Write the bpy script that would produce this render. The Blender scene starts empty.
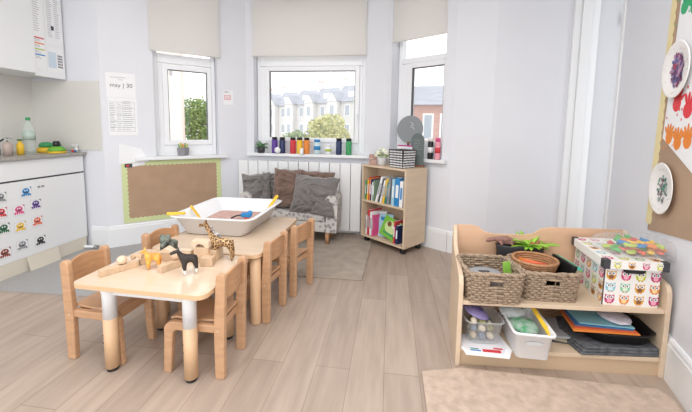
import bpy, bmesh, math, random
from mathutils import Matrix, Vector, noise
from math import radians, sin, cos, pi, atan2, hypot, sqrt
random.seed(7)
S = bpy.context.scene
COL = S.collection

# ------------------------------------------------------------------ camera
def camera():
    y, p, r = radians(7.4), radians(5.7), radians(0.9)
    fw = Vector((-sin(y)*cos(p), cos(y)*cos(p), -sin(p)))
    rt = Vector((cos(y), sin(y), 0)); up = rt.cross(fw)
    rt2 = cos(r)*rt + sin(r)*up; up2 = -sin(r)*rt + cos(r)*up
    cd = bpy.data.cameras.new('camera'); c = bpy.data.objects.new('camera', cd); COL.objects.link(c)
    M = Matrix((rt2, up2, -fw)).transposed().to_4x4(); M.translation = (0, 0, 1.3)
    c.matrix_world = M
    cd.sensor_width = 36; cd.lens = 340/692*36; cd.shift_y = -44/692; cd.clip_start = .02; cd.clip_end = 400
    S.camera = c
camera()
# ------------------------------------------------------------------ world, light, exposure
W = bpy.data.worlds.new('world'); S.world = W; W.use_nodes = True
bg = W.node_tree.nodes['Background']; bg.inputs[0].default_value = (.97, .985, 1, 1); bg.inputs[1].default_value = 1.35
def area(name, loc, sx, sy, power, rot=(0, 0, 0), col=(1, .98, .96)):
    l = bpy.data.lights.new(name, 'AREA'); l.shape = 'RECTANGLE'; l.size = sx; l.size_y = sy; l.energy = power; l.color = col
    o = bpy.data.objects.new(name, l); COL.objects.link(o); o.location = loc; o.rotation_euler = rot; return o
area('added_overhead_fill', (-1.2, 1.3, 2.93), 1.6, 1.6, 19)  # unseen overhead lamps, added as fill to brighten the room
area('added_overhead_fill', (-1.6, -1.2, 2.93), 1.6, 1.6, 26)
area('added_overhead_fill', (.2, .6, 2.93), 1.2, 1.6, 26)
S.view_settings.view_transform = 'Standard'; S.view_settings.look = 'None'
S.view_settings.exposure = 0.56; S.view_settings.gamma = 1; S.view_settings.use_curve_mapping = False

# ------------------------------------------------------------------ materials
def srgb(c):
    if isinstance(c, str):
        c = c.lstrip('#'); c = tuple(int(c[i:i+2], 16)/255 for i in (0, 2, 4))
    return tuple(((v/12.92) if v <= .04045 else ((v+.055)/1.055)**2.4) for v in c) + (1,)
MC = {}
def mat(key, col='#ffffff', rough=.6, metal=0, var=0, scale=(8, 8, 8), bump=0, col2=None, alpha=1, trans=0, spec=.5, coat=0, kind='noise', detail=3, coords='Object'):
    if key in MC: return MC[key]
    m = bpy.data.materials.new(key); m.use_nodes = True; nt = m.node_tree; b = nt.nodes['Principled BSDF']; L = nt.links
    c = srgb(col); b.inputs['Base Color'].default_value = c; b.inputs['Roughness'].default_value = rough
    b.inputs['Metallic'].default_value = metal; b.inputs['Alpha'].default_value = alpha
    b.inputs['Transmission Weight'].default_value = trans; b.inputs['Specular IOR Level'].default_value = spec
    b.inputs['Coat Weight'].default_value = coat
    if var or col2 or bump:
        tc = nt.nodes.new('ShaderNodeTexCoord'); mp = nt.nodes.new('ShaderNodeMapping'); mp.inputs['Scale'].default_value = scale
        L.new(tc.outputs[coords], mp.inputs[0])
        if kind == 'voronoi':
            n = nt.nodes.new('ShaderNodeTexVoronoi'); n.inputs['Scale'].default_value = 1; fac = n.outputs['Distance']
        elif kind == 'spots':
            n = nt.nodes.new('ShaderNodeTexVoronoi'); n.feature = 'DISTANCE_TO_EDGE'; n.inputs['Scale'].default_value = 1; fac = n.outputs['Distance']
        else:
            n = nt.nodes.new('ShaderNodeTexNoise'); n.inputs['Scale'].default_value = 1; n.inputs['Detail'].default_value = detail; fac = n.outputs['Fac']
        L.new(mp.outputs[0], n.inputs['Vector'])
        rp = nt.nodes.new('ShaderNodeValToRGB'); L.new(fac, rp.inputs[0])
        lo, hi = (.35, .65) if kind == 'noise' else ((.3, .5) if kind == 'voronoi' else (.05, .1))
        if var: c1 = tuple(max(0, v*(1-var)) for v in c[:3])+(1,); c2 = tuple(min(1, v*(1+var*.6)) for v in c[:3])+(1,)
        else: c1 = c; c2 = srgb(col2) if col2 else c
        rp.color_ramp.elements[0].color = c1; rp.color_ramp.elements[1].color = c2
        rp.color_ramp.elements[0].position = lo; rp.color_ramp.elements[1].position = hi
        if var or col2: L.new(rp.outputs[0], b.inputs['Base Color'])
        if bump:
            bp = nt.nodes.new('ShaderNodeBump'); bp.inputs['Strength'].default_value = bump; bp.inputs['Distance'].default_value = .01
            L.new(fac, bp.inputs['Height']); L.new(bp.outputs[0], b.inputs['Normal'])
    MC[key] = m; return m
def glass_mat():
    m = bpy.data.materials.new('window_glass'); m.use_nodes = True; nt = m.node_tree; nt.nodes.clear()
    o = nt.nodes.new('ShaderNodeOutputMaterial'); a = nt.nodes.new('ShaderNodeBsdfTransparent'); g = nt.nodes.new('ShaderNodeBsdfGlossy'); g.inputs['Roughness'].default_value = .02
    x = nt.nodes.new('ShaderNodeMixShader'); x.inputs[0].default_value = .05
    nt.links.new(a.outputs[0], x.inputs[1]); nt.links.new(g.outputs[0], x.inputs[2]); nt.links.new(x.outputs[0], o.inputs[0]); return m
def film_mat(name, col, fac):
    m = bpy.data.materials.new(name); m.use_nodes = True; nt = m.node_tree; nt.nodes.clear()
    o = nt.nodes.new('ShaderNodeOutputMaterial'); a = nt.nodes.new('ShaderNodeBsdfTransparent'); g = nt.nodes.new('ShaderNodeBsdfPrincipled')
    g.inputs['Base Color'].default_value = srgb(col); g.inputs['Roughness'].default_value = .15
    x = nt.nodes.new('ShaderNodeMixShader'); x.inputs[0].default_value = fac
    nt.links.new(a.outputs[0], x.inputs[1]); nt.links.new(g.outputs[0], x.inputs[2]); nt.links.new(x.outputs[0], o.inputs[0]); return m
def plank_mat():
    m = bpy.data.materials.new('laminate_planks'); m.use_nodes = True; nt = m.node_tree; L = nt.links; b = nt.nodes['Principled BSDF']
    tc = nt.nodes.new('ShaderNodeTexCoord'); mp = nt.nodes.new('ShaderNodeMapping'); mp.inputs['Rotation'].default_value = (0, 0, pi/2)
    L.new(tc.outputs['Object'], mp.inputs[0])
    br = nt.nodes.new('ShaderNodeTexBrick'); br.inputs['Scale'].default_value = 1; br.inputs['Brick Width'].default_value = 1.25; br.inputs['Row Height'].default_value = .185
    br.inputs['Mortar Size'].default_value = .0016; br.inputs['Mortar Smooth'].default_value = .1; br.offset = .37; br.inputs['Bias'].default_value = 0
    br.inputs['Color1'].default_value = srgb('#b5a496'); br.inputs['Color2'].default_value = srgb('#a9988b'); br.inputs['Mortar'].default_value = srgb('#8d7c6e')
    L.new(mp.outputs[0], br.inputs['Vector'])
    mp2 = nt.nodes.new('ShaderNodeMapping'); mp2.inputs['Scale'].default_value = (14, 1.6, 1); L.new(tc.outputs['Object'], mp2.inputs[0])
    n = nt.nodes.new('ShaderNodeTexNoise'); n.inputs['Scale'].default_value = 1.6; n.inputs['Detail'].default_value = 6; L.new(mp2.outputs[0], n.inputs['Vector'])
    rp = nt.nodes.new('ShaderNodeValToRGB'); rp.color_ramp.elements[0].position = .3; rp.color_ramp.elements[1].position = .7
    rp.color_ramp.elements[0].color = (.84, .83, .82, 1); rp.color_ramp.elements[1].color = (1.05, 1.05, 1.05, 1); L.new(n.outputs['Fac'], rp.inputs[0])
    mx = nt.nodes.new('ShaderNodeMix'); mx.data_type = 'RGBA'; mx.blend_type = 'MULTIPLY'; mx.inputs[0].default_value = 1
    L.new(br.outputs['Color'], mx.inputs[6]); L.new(rp.outputs[0], mx.inputs[7]); L.new(mx.outputs[2], b.inputs['Base Color'])
    b.inputs['Roughness'].default_value = .42; return m
M_wall = mat('wall_paint', '#e3e5eb', .75, var=.02, scale=(1.5, 1.5, 1.5))
M_white = mat('white_gloss', '#eceef0', .35)
M_upvc = mat('upvc', '#f3f5f8', .35)
M_ceil = mat('ceiling_paint', '#f2f2f2', .8)
M_splash = mat('cream_splashback', '#dcdbd6', .3)
M_beech = mat('beech_wood', '#c69c78', .42, var=.09, scale=(10, 10, 55), coat=.15)
M_beechd = mat('beech_backrest', '#c2946d', .42, var=.1, scale=(30, 12, 60), coat=.15)
M_maple = mat('maple_top', '#dcc6ae', .22, var=.035, scale=(3, 22, 3), coat=.4)
M_mapedge = mat('table_edge', '#dcb992', .4)
M_leg = mat('table_leg_wood', '#d9b48e', .4, var=.06, scale=(40, 40, 5))
M_block = mat('natural_block_wood', '#d2b596', .6, var=.08, scale=(60, 15, 15))
M_block2 = mat('pale_block_wood', '#dec8ad', .6, var=.06, scale=(30, 60, 15))
M_birch = mat('birch_ply', '#d8c2a8', .45, var=.04, scale=(4, 4, 25))
M_birch2 = mat('birch_edge', '#d0b698', .5, var=.04, scale=(3, 20, 3))
M_peach = mat('peach_ply', '#dfb898', .45, var=.07, scale=(3, 3, 12))
M_black = mat('black_plastic', '#1c1c1e', .4)
M_dark = mat('dark_grey_plastic', '#3c3d42', .5)
M_chrome = mat('chrome', '#c8c8c8', .2, metal=1)
M_glass = glass_mat()
M_paper = mat('paper', '#f0f1f3', .8)
M_ink = mat('ink', '#4a4a52', .8)
M_inkl = mat('pale_ink', '#a8abb0', .8)
M_red = mat('red', '#cf3b44', .6); M_pink = mat('pink', '#e0558f', .6); M_purple = mat('purple', '#5c3a95', .5)
M_navy = mat('navy', '#27345f', .4); M_yellow = mat('yellow', '#eec33a', .5); M_orange = mat('orange', '#e58a3c', .6)
M_green = mat('green', '#3f9e63', .5); M_blue = mat('blue', '#2c87c4', .5); M_lime = mat('lime', '#b4c84f', .6)
M_teal = mat('teal', '#2f8f86', .5); M_grey = mat('grey', '#8d9095', .5); M_coral = mat('coral', '#e56b4a', .6)
M_ltblue = mat('light_blue', '#a3cfe0', .6); M_brown = mat('brown', '#7b5238', .7); M_crimson = mat('crimson', '#bf2f63', .6)
M_leaf = mat('leaf', '#5f8f3f', .5, var=.25, scale=(20, 20, 20)); M_leafl = mat('aloe_leaf', '#9ccf4a', .5, var=.12, scale=(30, 30, 30))

# ------------------------------------------------------------------ mesh builder
class MB:
    def __init__(s, M=None): s.bm = bmesh.new(); s.mats = []; s.M = M or Matrix()
    def mi(s, m):
        if m not in s.mats: s.mats.append(m)
        return s.mats.index(m)
    def _fin(s, vs, m, T=None, smooth=False, fs=None):
        T = (s.M @ T) if T is not None else s.M
        for v in vs: v.co = T @ v.co
        if fs is None: fs = {f for v in vs for f in v.link_faces}
        i = s.mi(m)
        for f in fs: f.material_index = i; f.smooth = smooth
    def box(s, x0, x1, y0, y1, z0, z1, m, T=None, bev=0):
        r = bmesh.ops.create_cube(s.bm, size=1); vs = r['verts']
        for v in vs: v.co = Vector((x0+(v.co.x+.5)*(x1-x0), y0+(v.co.y+.5)*(y1-y0), z0+(v.co.z+.5)*(z1-z0)))
        if bev:
            es = list({e for v in vs for e in v.link_edges})
            r = bmesh.ops.bevel(s.bm, geom=es, offset=bev, segments=2, profile=.7, affect='EDGES')
            vs = list({v for f in r['faces'] for v in f.verts} | {v for v in vs if v.is_valid})
            allf = {f for v in vs for f in v.link_faces}; vs = list({v for f in allf for v in f.verts})
        s._fin(vs, m, T); return s
    def frustum(s, cx, cy, z0, z1, wx0, wy0, wx1, wy1, m, T=None, bev=0):
        r = bmesh.ops.create_cube(s.bm, size=1); vs = r['verts']
        for v in vs:
            a = v.co.z+.5; wx = wx0+(wx1-wx0)*a; wy = wy0+(wy1-wy0)*a
            v.co = Vector((cx+v.co.x*wx, cy+v.co.y*wy, z0+(z1-z0)*a))
        s._fin(vs, m, T); return s
    def cyl(s, p, q, r0, r1, m, n=16, T=None, caps=True):
        p, q = Vector(p), Vector(q); d = q-p
        r = bmesh.ops.create_cone(s.bm, cap_ends=caps, segments=n, radius1=r0, radius2=r1, depth=d.length); vs = r['verts']
        K = Matrix.Translation((p+q)/2) @ d.to_track_quat('Z', 'Y').to_matrix().to_4x4()
        for v in vs: v.co = K @ v.co
        s._fin(vs, m, T)
        for f in {f for v in vs for f in v.link_faces}:
            if len(f.verts) == 4: f.smooth = True
        return s
    def ball(s, c, r, m, sc=(1, 1, 1), n=2, T=None, fn=None):
        rr = bmesh.ops.create_icosphere(s.bm, subdivisions=n, radius=1); vs = rr['verts']
        for v in vs:
            k = fn(v.co) if fn else 1
            v.co = Vector((c[0]+v.co.x*r*sc[0]*k, c[1]+v.co.y*r*sc[1]*k, c[2]+v.co.z*r*sc[2]*k))
        s._fin(vs, m, T, True); return s
    def lathe(s, pts, m, n=24, T=None, sx=1, sy=1, cap=True, c=(0, 0, 0)):
        rings = []
        for r, z in pts:
            rings.append([s.bm.verts.new((c[0]+r*sx*cos(2*pi*i/n), c[1]+r*sy*sin(2*pi*i/n), c[2]+z)) for i in range(n)])
        fs = []
        for a, b in zip(rings, rings[1:]):
            for i in range(n): fs.append(s.bm.faces.new((a[i], a[(i+1) % n], b[(i+1) % n], b[i])))
        if cap: fs.append(s.bm.faces.new(rings[0][::-1])); fs.append(s.bm.faces.new(rings[-1]))
        s._fin([v for r in rings for v in r], m, T, True, fs)
        if cap: fs[-1].smooth = fs[-2].smooth = False
        return s
    def prism(s, pts, a, b, m, axis='y', T=None, smooth=False):
        """2D outline extruded between a and b along axis. pts are (x,z) for y, (x,y) for z, (y,z) for x"""
        def P(u, v, w):
            return {'y': (u, w, v), 'z': (u, v, w), 'x': (w, u, v)}[axis]
        A = [s.bm.verts.new(P(u, v, a)) for u, v in pts]; B = [s.bm.verts.new(P(u, v, b)) for u, v in pts]; n = len(pts); fs = []
        fs.append(s.bm.faces.new(A)); fs.append(s.bm.faces.new(B[::-1]))
        for i in range(n):
            f = s.bm.faces.new((A[i], B[i], B[(i+1) % n], A[(i+1) % n])); fs.append(f)
        s._fin(A+B, m, T, False, fs); return s
    def loop(s, rings, m, T=None, smooth=True, closed=True, cap=False):
        R = [[s.bm.verts.new(p) for p in r] for r in rings]; fs = []; n = len(rings[0])
        for a, b in zip(R, R[1:]):
            for i in range(n if closed else n-1): fs.append(s.bm.faces.new((a[i], a[(i+1) % n], b[(i+1) % n], b[i])))
        if cap: fs.append(s.bm.faces.new(R[0][::-1])); fs.append(s.bm.faces.new(R[-1]))
        s._fin([v for r in R for v in r], m, T, smooth, fs); return s
    def tube(s, pts, r, m, n=6, T=None, closed=False):
        rings = []; N = len(pts)
        for i, p in enumerate(pts):
            p = Vector(p); a = Vector(pts[(i-1) % N] if (i > 0 or closed) else pts[0]); b = Vector(pts[(i+1) % N] if (i < N-1 or closed) else pts[-1])
            t = (b-a).normalized(); u = t.cross(Vector((0, 0, 1)))
            if u.length < 1e-3: u = t.cross(Vector((0, 1, 0)))
            u.normalize(); w = t.cross(u)
            rad = r[i] if isinstance(r, (list, tuple)) else r
            rings.append([p + u*cos(2*pi*k/n)*rad + w*sin(2*pi*k/n)*rad for k in range(n)])
        if closed: rings.append(rings[0])
        return s.loop(rings, m, T, True, True, not closed)
    def poly(s, pts, m, T=None):
        vs = [s.bm.verts.new(p) for p in pts]; f = s.bm.faces.new(vs); s._fin(vs, m, T, False, [f]); return s
    def disc(s, c, rx, ry, m, off=0, n=14, T=None, rot=0):
        """flat ellipse in the local xz plane at y=-off"""
        return s.poly([(c[0]+rx*cos(2*pi*i/n)*cos(rot)-ry*sin(2*pi*i/n)*sin(rot), -off, c[1]+rx*cos(2*pi*i/n)*sin(rot)+ry*sin(2*pi*i/n)*cos(rot)) for i in range(n)], m, T)
    def rect(s, x0, x1, z0, z1, m, off=0, T=None):
        return s.poly([(x0, -off, z0), (x1, -off, z0), (x1, -off, z1), (x0, -off, z1)], m, T)
    def text(s, txt, x, z, size, m, off=.001, T=None, align='LEFT'):
        cu = bpy.data.curves.new('t', 'FONT'); cu.body = txt; cu.size = size; cu.align_x = align
        o = bpy.data.objects.new('t', cu); COL.objects.link(o)
        bpy.context.view_layer.update()
        me = bpy.data.meshes.new_from_object(o.evaluated_get(bpy.context.evaluated_depsgraph_get()))
        bpy.data.objects.remove(o); n0 = len(s.bm.verts); f0 = len(s.bm.faces)
        s.bm.from_mesh(me); s.bm.verts.ensure_lookup_table(); s.bm.faces.ensure_lookup_table()
        vs = s.bm.verts[n0:]
        for v in vs: v.co = Vector((x+v.co.x, -off, z+v.co.y))
        s._fin(vs, m, T, False, s.bm.faces[f0:]); return s
    def build(s, name, parent=None, loc=None, rz=0, bev=0, seg=2, sub=0, fixn=True):
        if fixn: bmesh.ops.recalc_face_normals(s.bm, faces=[f for f in s.bm.faces])
        me = bpy.data.meshes.new(name); s.bm.to_mesh(me); s.bm.free()
        for m in s.mats: me.materials.append(m)
        o = bpy.data.objects.new(name, me); COL.objects.link(o)
        if loc is not None: o.location = loc
        o.rotation_euler.z = rz
        if parent: o.parent = parent
        if bev:
            b = o.modifiers.new('bevel', 'BEVEL'); b.width = bev; b.segments = seg; b.limit_method = 'ANGLE'
        if sub:
            b = o.modifiers.new('sub', 'SUBSURF'); b.levels = b.render_levels = sub
        return o
def tag(o, label=None, cat=None, group=None, kind=None):
    if label: o['label'] = label
    if cat: o['category'] = cat
    if group: o['group'] = group
    if kind: o['kind'] = kind
    return o
def thing(name, label, cat, loc=(0, 0, 0), rz=0, group=None):
    o = bpy.data.objects.new(name, None); COL.objects.link(o); o.location = loc; o.rotation_euler.z = rz; o.empty_display_size = .05
    return tag(o, label, cat, group)
def struct(o): o['kind'] = 'structure'; return o
def kids(o): return [c for c in bpy.data.objects if c.parent == o]
def copy_tree(o, parent=None):
    c = o.copy(); COL.objects.link(c); c.parent = parent
    for ch in kids(o): copy_tree(ch, c)
    return c
def frame(p0, p1):
    """local x runs along the wall, y points out of the room, z up"""
    return Matrix.Translation((p0[0], p0[1], 0)) @ Matrix.Rotation(atan2(p1[1]-p0[1], p1[0]-p0[0]), 4, 'Z')
def ln(p0, p1): return hypot(p1[0]-p0[0], p1[1]-p0[1])

# ------------------------------------------------------------------ room plan
LK = (-3.72, -1.6); LK1 = (-3.72, 3.14); P1 = (-2.92, 3.14); P2 = (-1.81, 4.12); P3 = (-.06, 4.12); P4 = (.63, 3.64); P5 = (.98, 3.50); P6 = (1.80, 3.50)
PR0 = (1.838, 3.104); PR1 = (1.051, .30)
H = 3.0
mb = MB(); mb.poly([(-4, -1.6, 0), (3, -1.6, 0), (3, 4.6, 0), (-4, 4.6, 0)], plank_mat())
struct(mb.build('floor'))
mb = MB(); mb.box(-4, 3, -1.6, 4.6, H, H+.1, M_ceil); struct(mb.build('ceiling'))
def wall(name, p0, p1, hole=None, m=M_wall, th=.3, z1=H, e0=0, e1=0):
    mb = MB(frame(p0, p1)); l = ln(p0, p1)
    if hole:
        a, b, c, d = hole
        if a > -e0: mb.box(-e0, a, 0, th, 0, z1, m)
        if b < l+e1: mb.box(b, l+e1, 0, th, 0, z1, m)
        mb.box(a, b, 0, th, 0, c, m); mb.box(a, b, 0, th, d, z1, m)
    else: mb.box(-e0, l+e1, 0, th, 0, z1, m)
    return struct(mb.build(name))
wall('wall_kitchen', LK, LK1, e1=.3)
wall('wall_return', (-3.72, 3.14), P1)
wall('wall_bay_left', P1, P2, (.47, 1.14, .93, 2.8), e1=.1)
wall('wall_bay_center', P2, P3, (.10, 1.50, .95, 2.8), e1=.0)
wall('wall_bay_right', P3, P4, (.06, .735, .95, 2.8), e0=.0, e1=.0)
wall('wall_back', P4, P5, th=.3); wall('wall_back', P5, (1.66, 3.5), th=.3)
wall('wall_right', PR0, PR1, th=.12)
# door recess beyond the right wall
mb = MB(); mb.box(1.66, 1.86, 3.5, 3.62, 0, H, M_wall); struct(mb.build('wall_door_side'))
mb = MB(); mb.box(1.86, 3.0, 3.95, 4.05, 0, H, M_wall); struct(mb.build('wall_passage'))
mb = MB(); mb.box(2.9, 3.0, 2.8, 3.95, 0, H, M_wall); struct(mb.build('wall_passage_end'))
mb = MB()
mb.box(1.64, 1.70, 3.47, 3.5, 0, 2.75, M_white); mb.box(1.70, 1.79, 3.455, 3.5, 0, 2.75, M_white); mb.box(1.79, 1.86, 3.48, 3.5, 0, 2.75, M_white)
struct(mb.build('trim_1', bev=.006))
d1 = MB(Matrix.Translation((1.87, 3.56, 0)) @ Matrix.Rotation(radians(3), 4, 'Z'))
M_door = mat('door_paint', '#d0d2d6', .4); d1.box(0, .24, 0, .04, .01, 2.62, M_door, bev=.008); d1.box(.245, .75, .09, .13, .01, 2.7, mat('recess_shade_grey', '#a9adb3', .5))  # set-back slab coloured darker, standing in for the shade of the recess
d1 = struct(d1.build('door_1'))
mb = MB()
mb.cyl((2.09, 3.54, 2.28), (2.09, 3.54, 2.40), .008, .008, M_chrome, 10)
o = mb.build('door_hinge', parent=d1)
mb = MB(frame(PR0, PR1)); mb.box(-.03, .035, -.012, .13, .0, H, M_white); struct(mb.build('trim_2', bev=.004))
# skirting boards
def skirt(name, p0, p1, h=.23, a=0, b=None, e=0):
    l = ln(p0, p1); b = l if b is None else b
    mb = MB(frame(p0, p1)); mb.prism([(0, 0), (-.022, 0), (-.022, h-.035), (-.018, h-.028), (-.017, h-.012), (-.010, h), (0, h)], a, b, M_white, 'x')
    return struct(mb.build(name))
skirt('baseboard_return', (-3.1, 3.14), P1, b=ln((-3.1, 3.14), P1)+.012)
skirt('baseboard_left', P1, P2, a=-.012); skirt('baseboard_center', P2, P3); skirt('baseboard_bay', P3, P4)
skirt('baseboard_back', P4, P5, a=.0); skirt('baseboard_back_right', P5, (1.64, 3.5)); skirt('baseboard_right', PR0, PR1, a=.036)
# cream splashback above the worktop
mb = MB(); mb.box(-3.72, -3.712, .6, 3.14, 1.0, 1.80, M_splash); mb.box(-3.712, -2.935, 3.132, 3.14, 1.03, 1.735, M_splash); struct(mb.build('trim_splashback'))
# kitchen vinyl
mb = MB(); mb.poly([(-3.7, 2.12, .002), (-1.95, 2.2, .002), (-1.95, 3.95, .002), (-3.7, 3.2, .002)], mat('grey_vinyl', '#a7a6a6', .5, var=.05, scale=(40, 40, 40)))
struct(mb.build('floor_vinyl'))

# ------------------------------------------------------------------ windows
def window(n, p0, p1, s0, s1, z0, z1, gl, transom=None, dep=.11, sill=None, extra=None, silla=.965):
    M = frame(p0, p1); f = MB(M); g0, g1, h0, h1 = gl
    # outer frame
    f.box(s0, s0+.045, dep, dep+.07, z0, z1, M_upvc); f.box(s1-.045, s1, dep, dep+.07, z0, z1, M_upvc)
    f.box(s0+.045, s1-.045, dep, dep+.07, z0, z0+.05, M_upvc); f.box(s0+.045, s1-.045, dep, dep+.07, z1-.05, z1, M_upvc)
    if transom: f.box(s0+.045, s1-.045, dep, dep+.07, transom[0], transom[1], M_upvc)
    root = struct(f.build('window_%d' % n, bev=.006))
    a = MB(M)   # opening sash round the pane
    x0, x1 = max(s0+.05, g0-.055), min(s1-.05, g1+.055); y0, y1 = h0-.055, h1+.055
    a.box(x0, g0, dep-.02, dep+.05, y0, y1, M_upvc); a.box(g1, x1, dep-.02, dep+.05, y0, y1, M_upvc)
    a.box(g0, g1, dep-.02, dep+.05, y0, h0, M_upvc); a.box(g0, g1, dep-.02, dep+.05, h1, y1, M_upvc)
    a.box(s0+.045, x0, dep, dep+.06, z0+.05, y1, M_upvc); 
    if x1 < s1-.045: a.box(x1, s1-.045, dep, dep+.06, z0+.05, y1, M_upvc)
    a.box(x0, x1, dep, dep+.06, z0+.05, y0, M_upvc)
    a.build('window_sash', parent=root, bev=.005)
    k = MB(M)  # dark rubber seal
    t = .006
    k.box(g0, g0+t, dep-.012, dep+.03, h0, h1, M_dark); k.box(g1-t, g1, dep-.012, dep+.03, h0, h1, M_dark); k.box(g0, g1, dep-.012, dep+.03, h1-t, h1, M_dark)
    k.build('window_seal', parent=root)
    g = MB(M); g.box(g0-.01, g1+.01, dep+.02, dep+.024, h0-.01, h1+.01, M_glass)
    if transom: g.box(s0+.04, s1-.04, dep+.02, dep+.024, transom[1]-.005, z1-.04, M_glass)
    g.build('window_pane', parent=root)
    si = MB(M); a0, a1 = sill; si.box(a0, a1, -.07, -.001, silla-.035, silla, M_white, bev=.006); si.box(s0, s1, -.001, dep+.01, silla-.03, silla, M_white); si.build('window_sill', parent=root)
    return root
w1 = window(1, P1, P2, .475, 1.135, .935, 2.79, (.62, 1.04, 1.13, 1.93), (2.0, 2.10), sill=(.27, 1.22), silla=.955)
w2 = window(2, P2, P3, .105, 1.495, .955, 2.79, (.27, 1.36, 1.17, 2.00), (2.06, 2.23), sill=(.03, 1.56), silla=.975)
w3 = window(3, P3, P4, .065, .73, .955, 2.79, (.26, .66, 1.17, 2.00), (2.06, 2.12), sill=(.02, .80), silla=.98, dep=.14)
def handle(root, M, x, z, dep):
    h = MB(M); h.box(x-.012, x+.012, dep-.045, dep-.02, z-.03, z+.03, M_upvc, bev=.004); h.box(x-.01, x+.01, dep-.06, dep-.045, z-.10, z+.02, M_upvc, bev=.004); h.build('window_handle', parent=root)
handle(w2, frame(P2, P3), 1.39, 1.45, .11)
def blind_mat():
    m = bpy.data.materials.new('blind_fabric'); m.use_nodes = True; nt = m.node_tree; nt.nodes.clear()
    o = nt.nodes.new('ShaderNodeOutputMaterial'); a = nt.nodes.new('ShaderNodeBsdfDiffuse'); g = nt.nodes.new('ShaderNodeBsdfTranslucent')
    a.inputs[0].default_value = srgb('#efedeb'); g.inputs[0].default_value = srgb('#f4f1ed'); x = nt.nodes.new('ShaderNodeMixShader'); x.inputs[0].default_value = .35
    nt.links.new(a.outputs[0], x.inputs[1]); nt.links.new(g.outputs[0], x.inputs[2]); nt.links.new(x.outputs[0], o.inputs[0]); return m
MC['blind_fabric'] = blind_mat()
def blind(p0, p1, s0, s1, zb, label, y=-.03):
    M = frame(p0, p1); r = thing('roller_blind', label, 'blind', M @ Vector(((s0+s1)/2, y, zb)), 0, 'cream roller blinds above the bay windows')
    L = Matrix.Translation(-r.location) @ M
    b = MB(L); n = 24
    b.box(s0, s1, y, y+.002, zb+.01, 2.88, mat('blind_fabric'))
    b.build('blind_fabric', parent=r)
    b = MB(L); b.cyl((s0, y+.003, zb+.008), (s1, y+.003, zb+.008), .008, .008, mat('blind_rail', '#e6e3de', .5), 10); b.build('bottom_rail', parent=r)
    b = MB(L); b.cyl((s0, y-.0, 2.91), (s1, y-.0, 2.91), .028, .028, mat('blind_rail'), 16); b.build('blind_roller', parent=r)
    b = MB(L); b.tube([(s1-.02, y-.02, 2.88), (s1-.02, y-.022, zb+.2)], .0018, M_white, 5); b.build('blind_cord', parent=r)
    return r
blind(P1, P2, .44, 1.165, 2.095, 'cream roller blind over the left bay window, beside the notices')
blind(P2, P3, .10, 1.50, 2.15, 'wide cream roller blind over the central bay window above the radiator', y=-.032)
blind(P3, P4, .04, .73, 2.285, 'cream roller blind over the right bay window above the round grey disc', y=.01)

# ------------------------------------------------------------------ outside
def gable(mb, x0, x1, y0, y1, ze, zr, m, T=None): mb.prism([(x0, ze), (x1, ze), ((x0+x1)/2, zr)], y0, y1, m, 'y', T)
M_render = mat('white_render', '#dcdad8', .8); M_roof = mat('hazed_slate_roof', '#a4a7b0', .8, var=.1, scale=(1, 1, 4)); M_wind = mat('hazed_far_window', '#aab2bb', .3)  # distance haze is put into the paler roof and pane colours
M_brick = mat('pink_brick', '#c4a097', .8, var=.08, scale=(2, 2, 6)); M_wht = mat('far_white', '#f4f2f0', .7); M_pot = mat('terracotta', '#c3927a', .8)
def house(x, y, rz, w, eave, ridge, mw, mr, label, zg=-5, group='pale terraced houses seen through the bay', bay=True):
    r = thing('terraced_house', label, 'house', (x, y, zg), rz, group)
    e, rd = eave-zg, ridge-zg
    b = MB(); b.box(-w/2+.02, w/2-.02, 0, 7, 0, e, mw); b.build('wall', parent=r)
    b = MB(); b.prism([(-.35, e), (7.35, e), (3.5, rd)], -w/2+.02, w/2-.02, mr, 'x'); b.build('roof', parent=r)
    b = MB(); b.box(-w/2+.02, -w/2+.5, 2.6, 4.2, e+.3, rd+.9, mw); 
    for k in range(3): b.cyl((-w/2+.26, 2.9+k*.5, rd+.9), (-w/2+.26, 2.9+k*.5, rd+1.25), .12, .1, M_pot, 8)
    b.build('chimney', parent=r)
    # projecting gabled bay and dormer
    if bay: b = MB(); b.box(-w*.36, w*.02, -.9, 0, 0, e+.1, mw); gable(b, -w*.40, w*.06, -1.0, 1.6, e+.1, e+1.5, mr); gable(b, -w*.36, w*.02, -1.03, -1.0, e+.1, e+1.3, M_wht); b.build('gabled_bay', parent=r)
    if bay: b = MB(); b.box(w*.16, w*.38, .7, 2.2, e+.4, e+1.5, M_wht); b.build('dormer', parent=r)
    if not bay:
        for xx in (-1.9, -.7, .3, 1.5):
            b = MB(); b.box(xx-.32, xx+.32, -.06, .02, e-2.1, e-.5, M_wht); f = b.build('window_frame', parent=r)
            b = MB(); b.box(xx-.22, xx+.22, -.08, -.05, e-2.0, e-.6, M_wind); b.build('window_pane', parent=f)
        return r
    for (xx, yy, z) in ((-w*.17, -.9, e-1.9), (-w*.17, -.9, e-4.6), (w*.26, 0, e-1.9), (w*.26, 0, e-4.6)):
        b = MB(); b.box(xx-.5, xx+.5, yy-.06, yy+.02, z-.1, z+1.5, M_wht); f = b.build('window_frame', parent=r)
        b = MB(); b.box(xx-.38, xx+.38, yy-.08, yy-.05, z, z+1.38, M_wind); b.build('window_pane', parent=f)
    return r
hn = ['leftmost pale terraced house beyond the central window, partly behind the green bush', 'second pale terraced house from the left beyond the central window',
      'middle pale terraced house beyond the central window', 'pale terraced house just left of the yellow tree crown outside',
      'pale terraced house above the yellow tree outside the central window', 'rightmost pale terraced house beyond the central window']
for i, l in enumerate(hn):
    t = i/5; x = -24+t*21; y = 62-t*17
    house(x, y, atan2(-17, 21)*.8, 4.9, 5.0, 7.7, M_render, M_roof, l)
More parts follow.
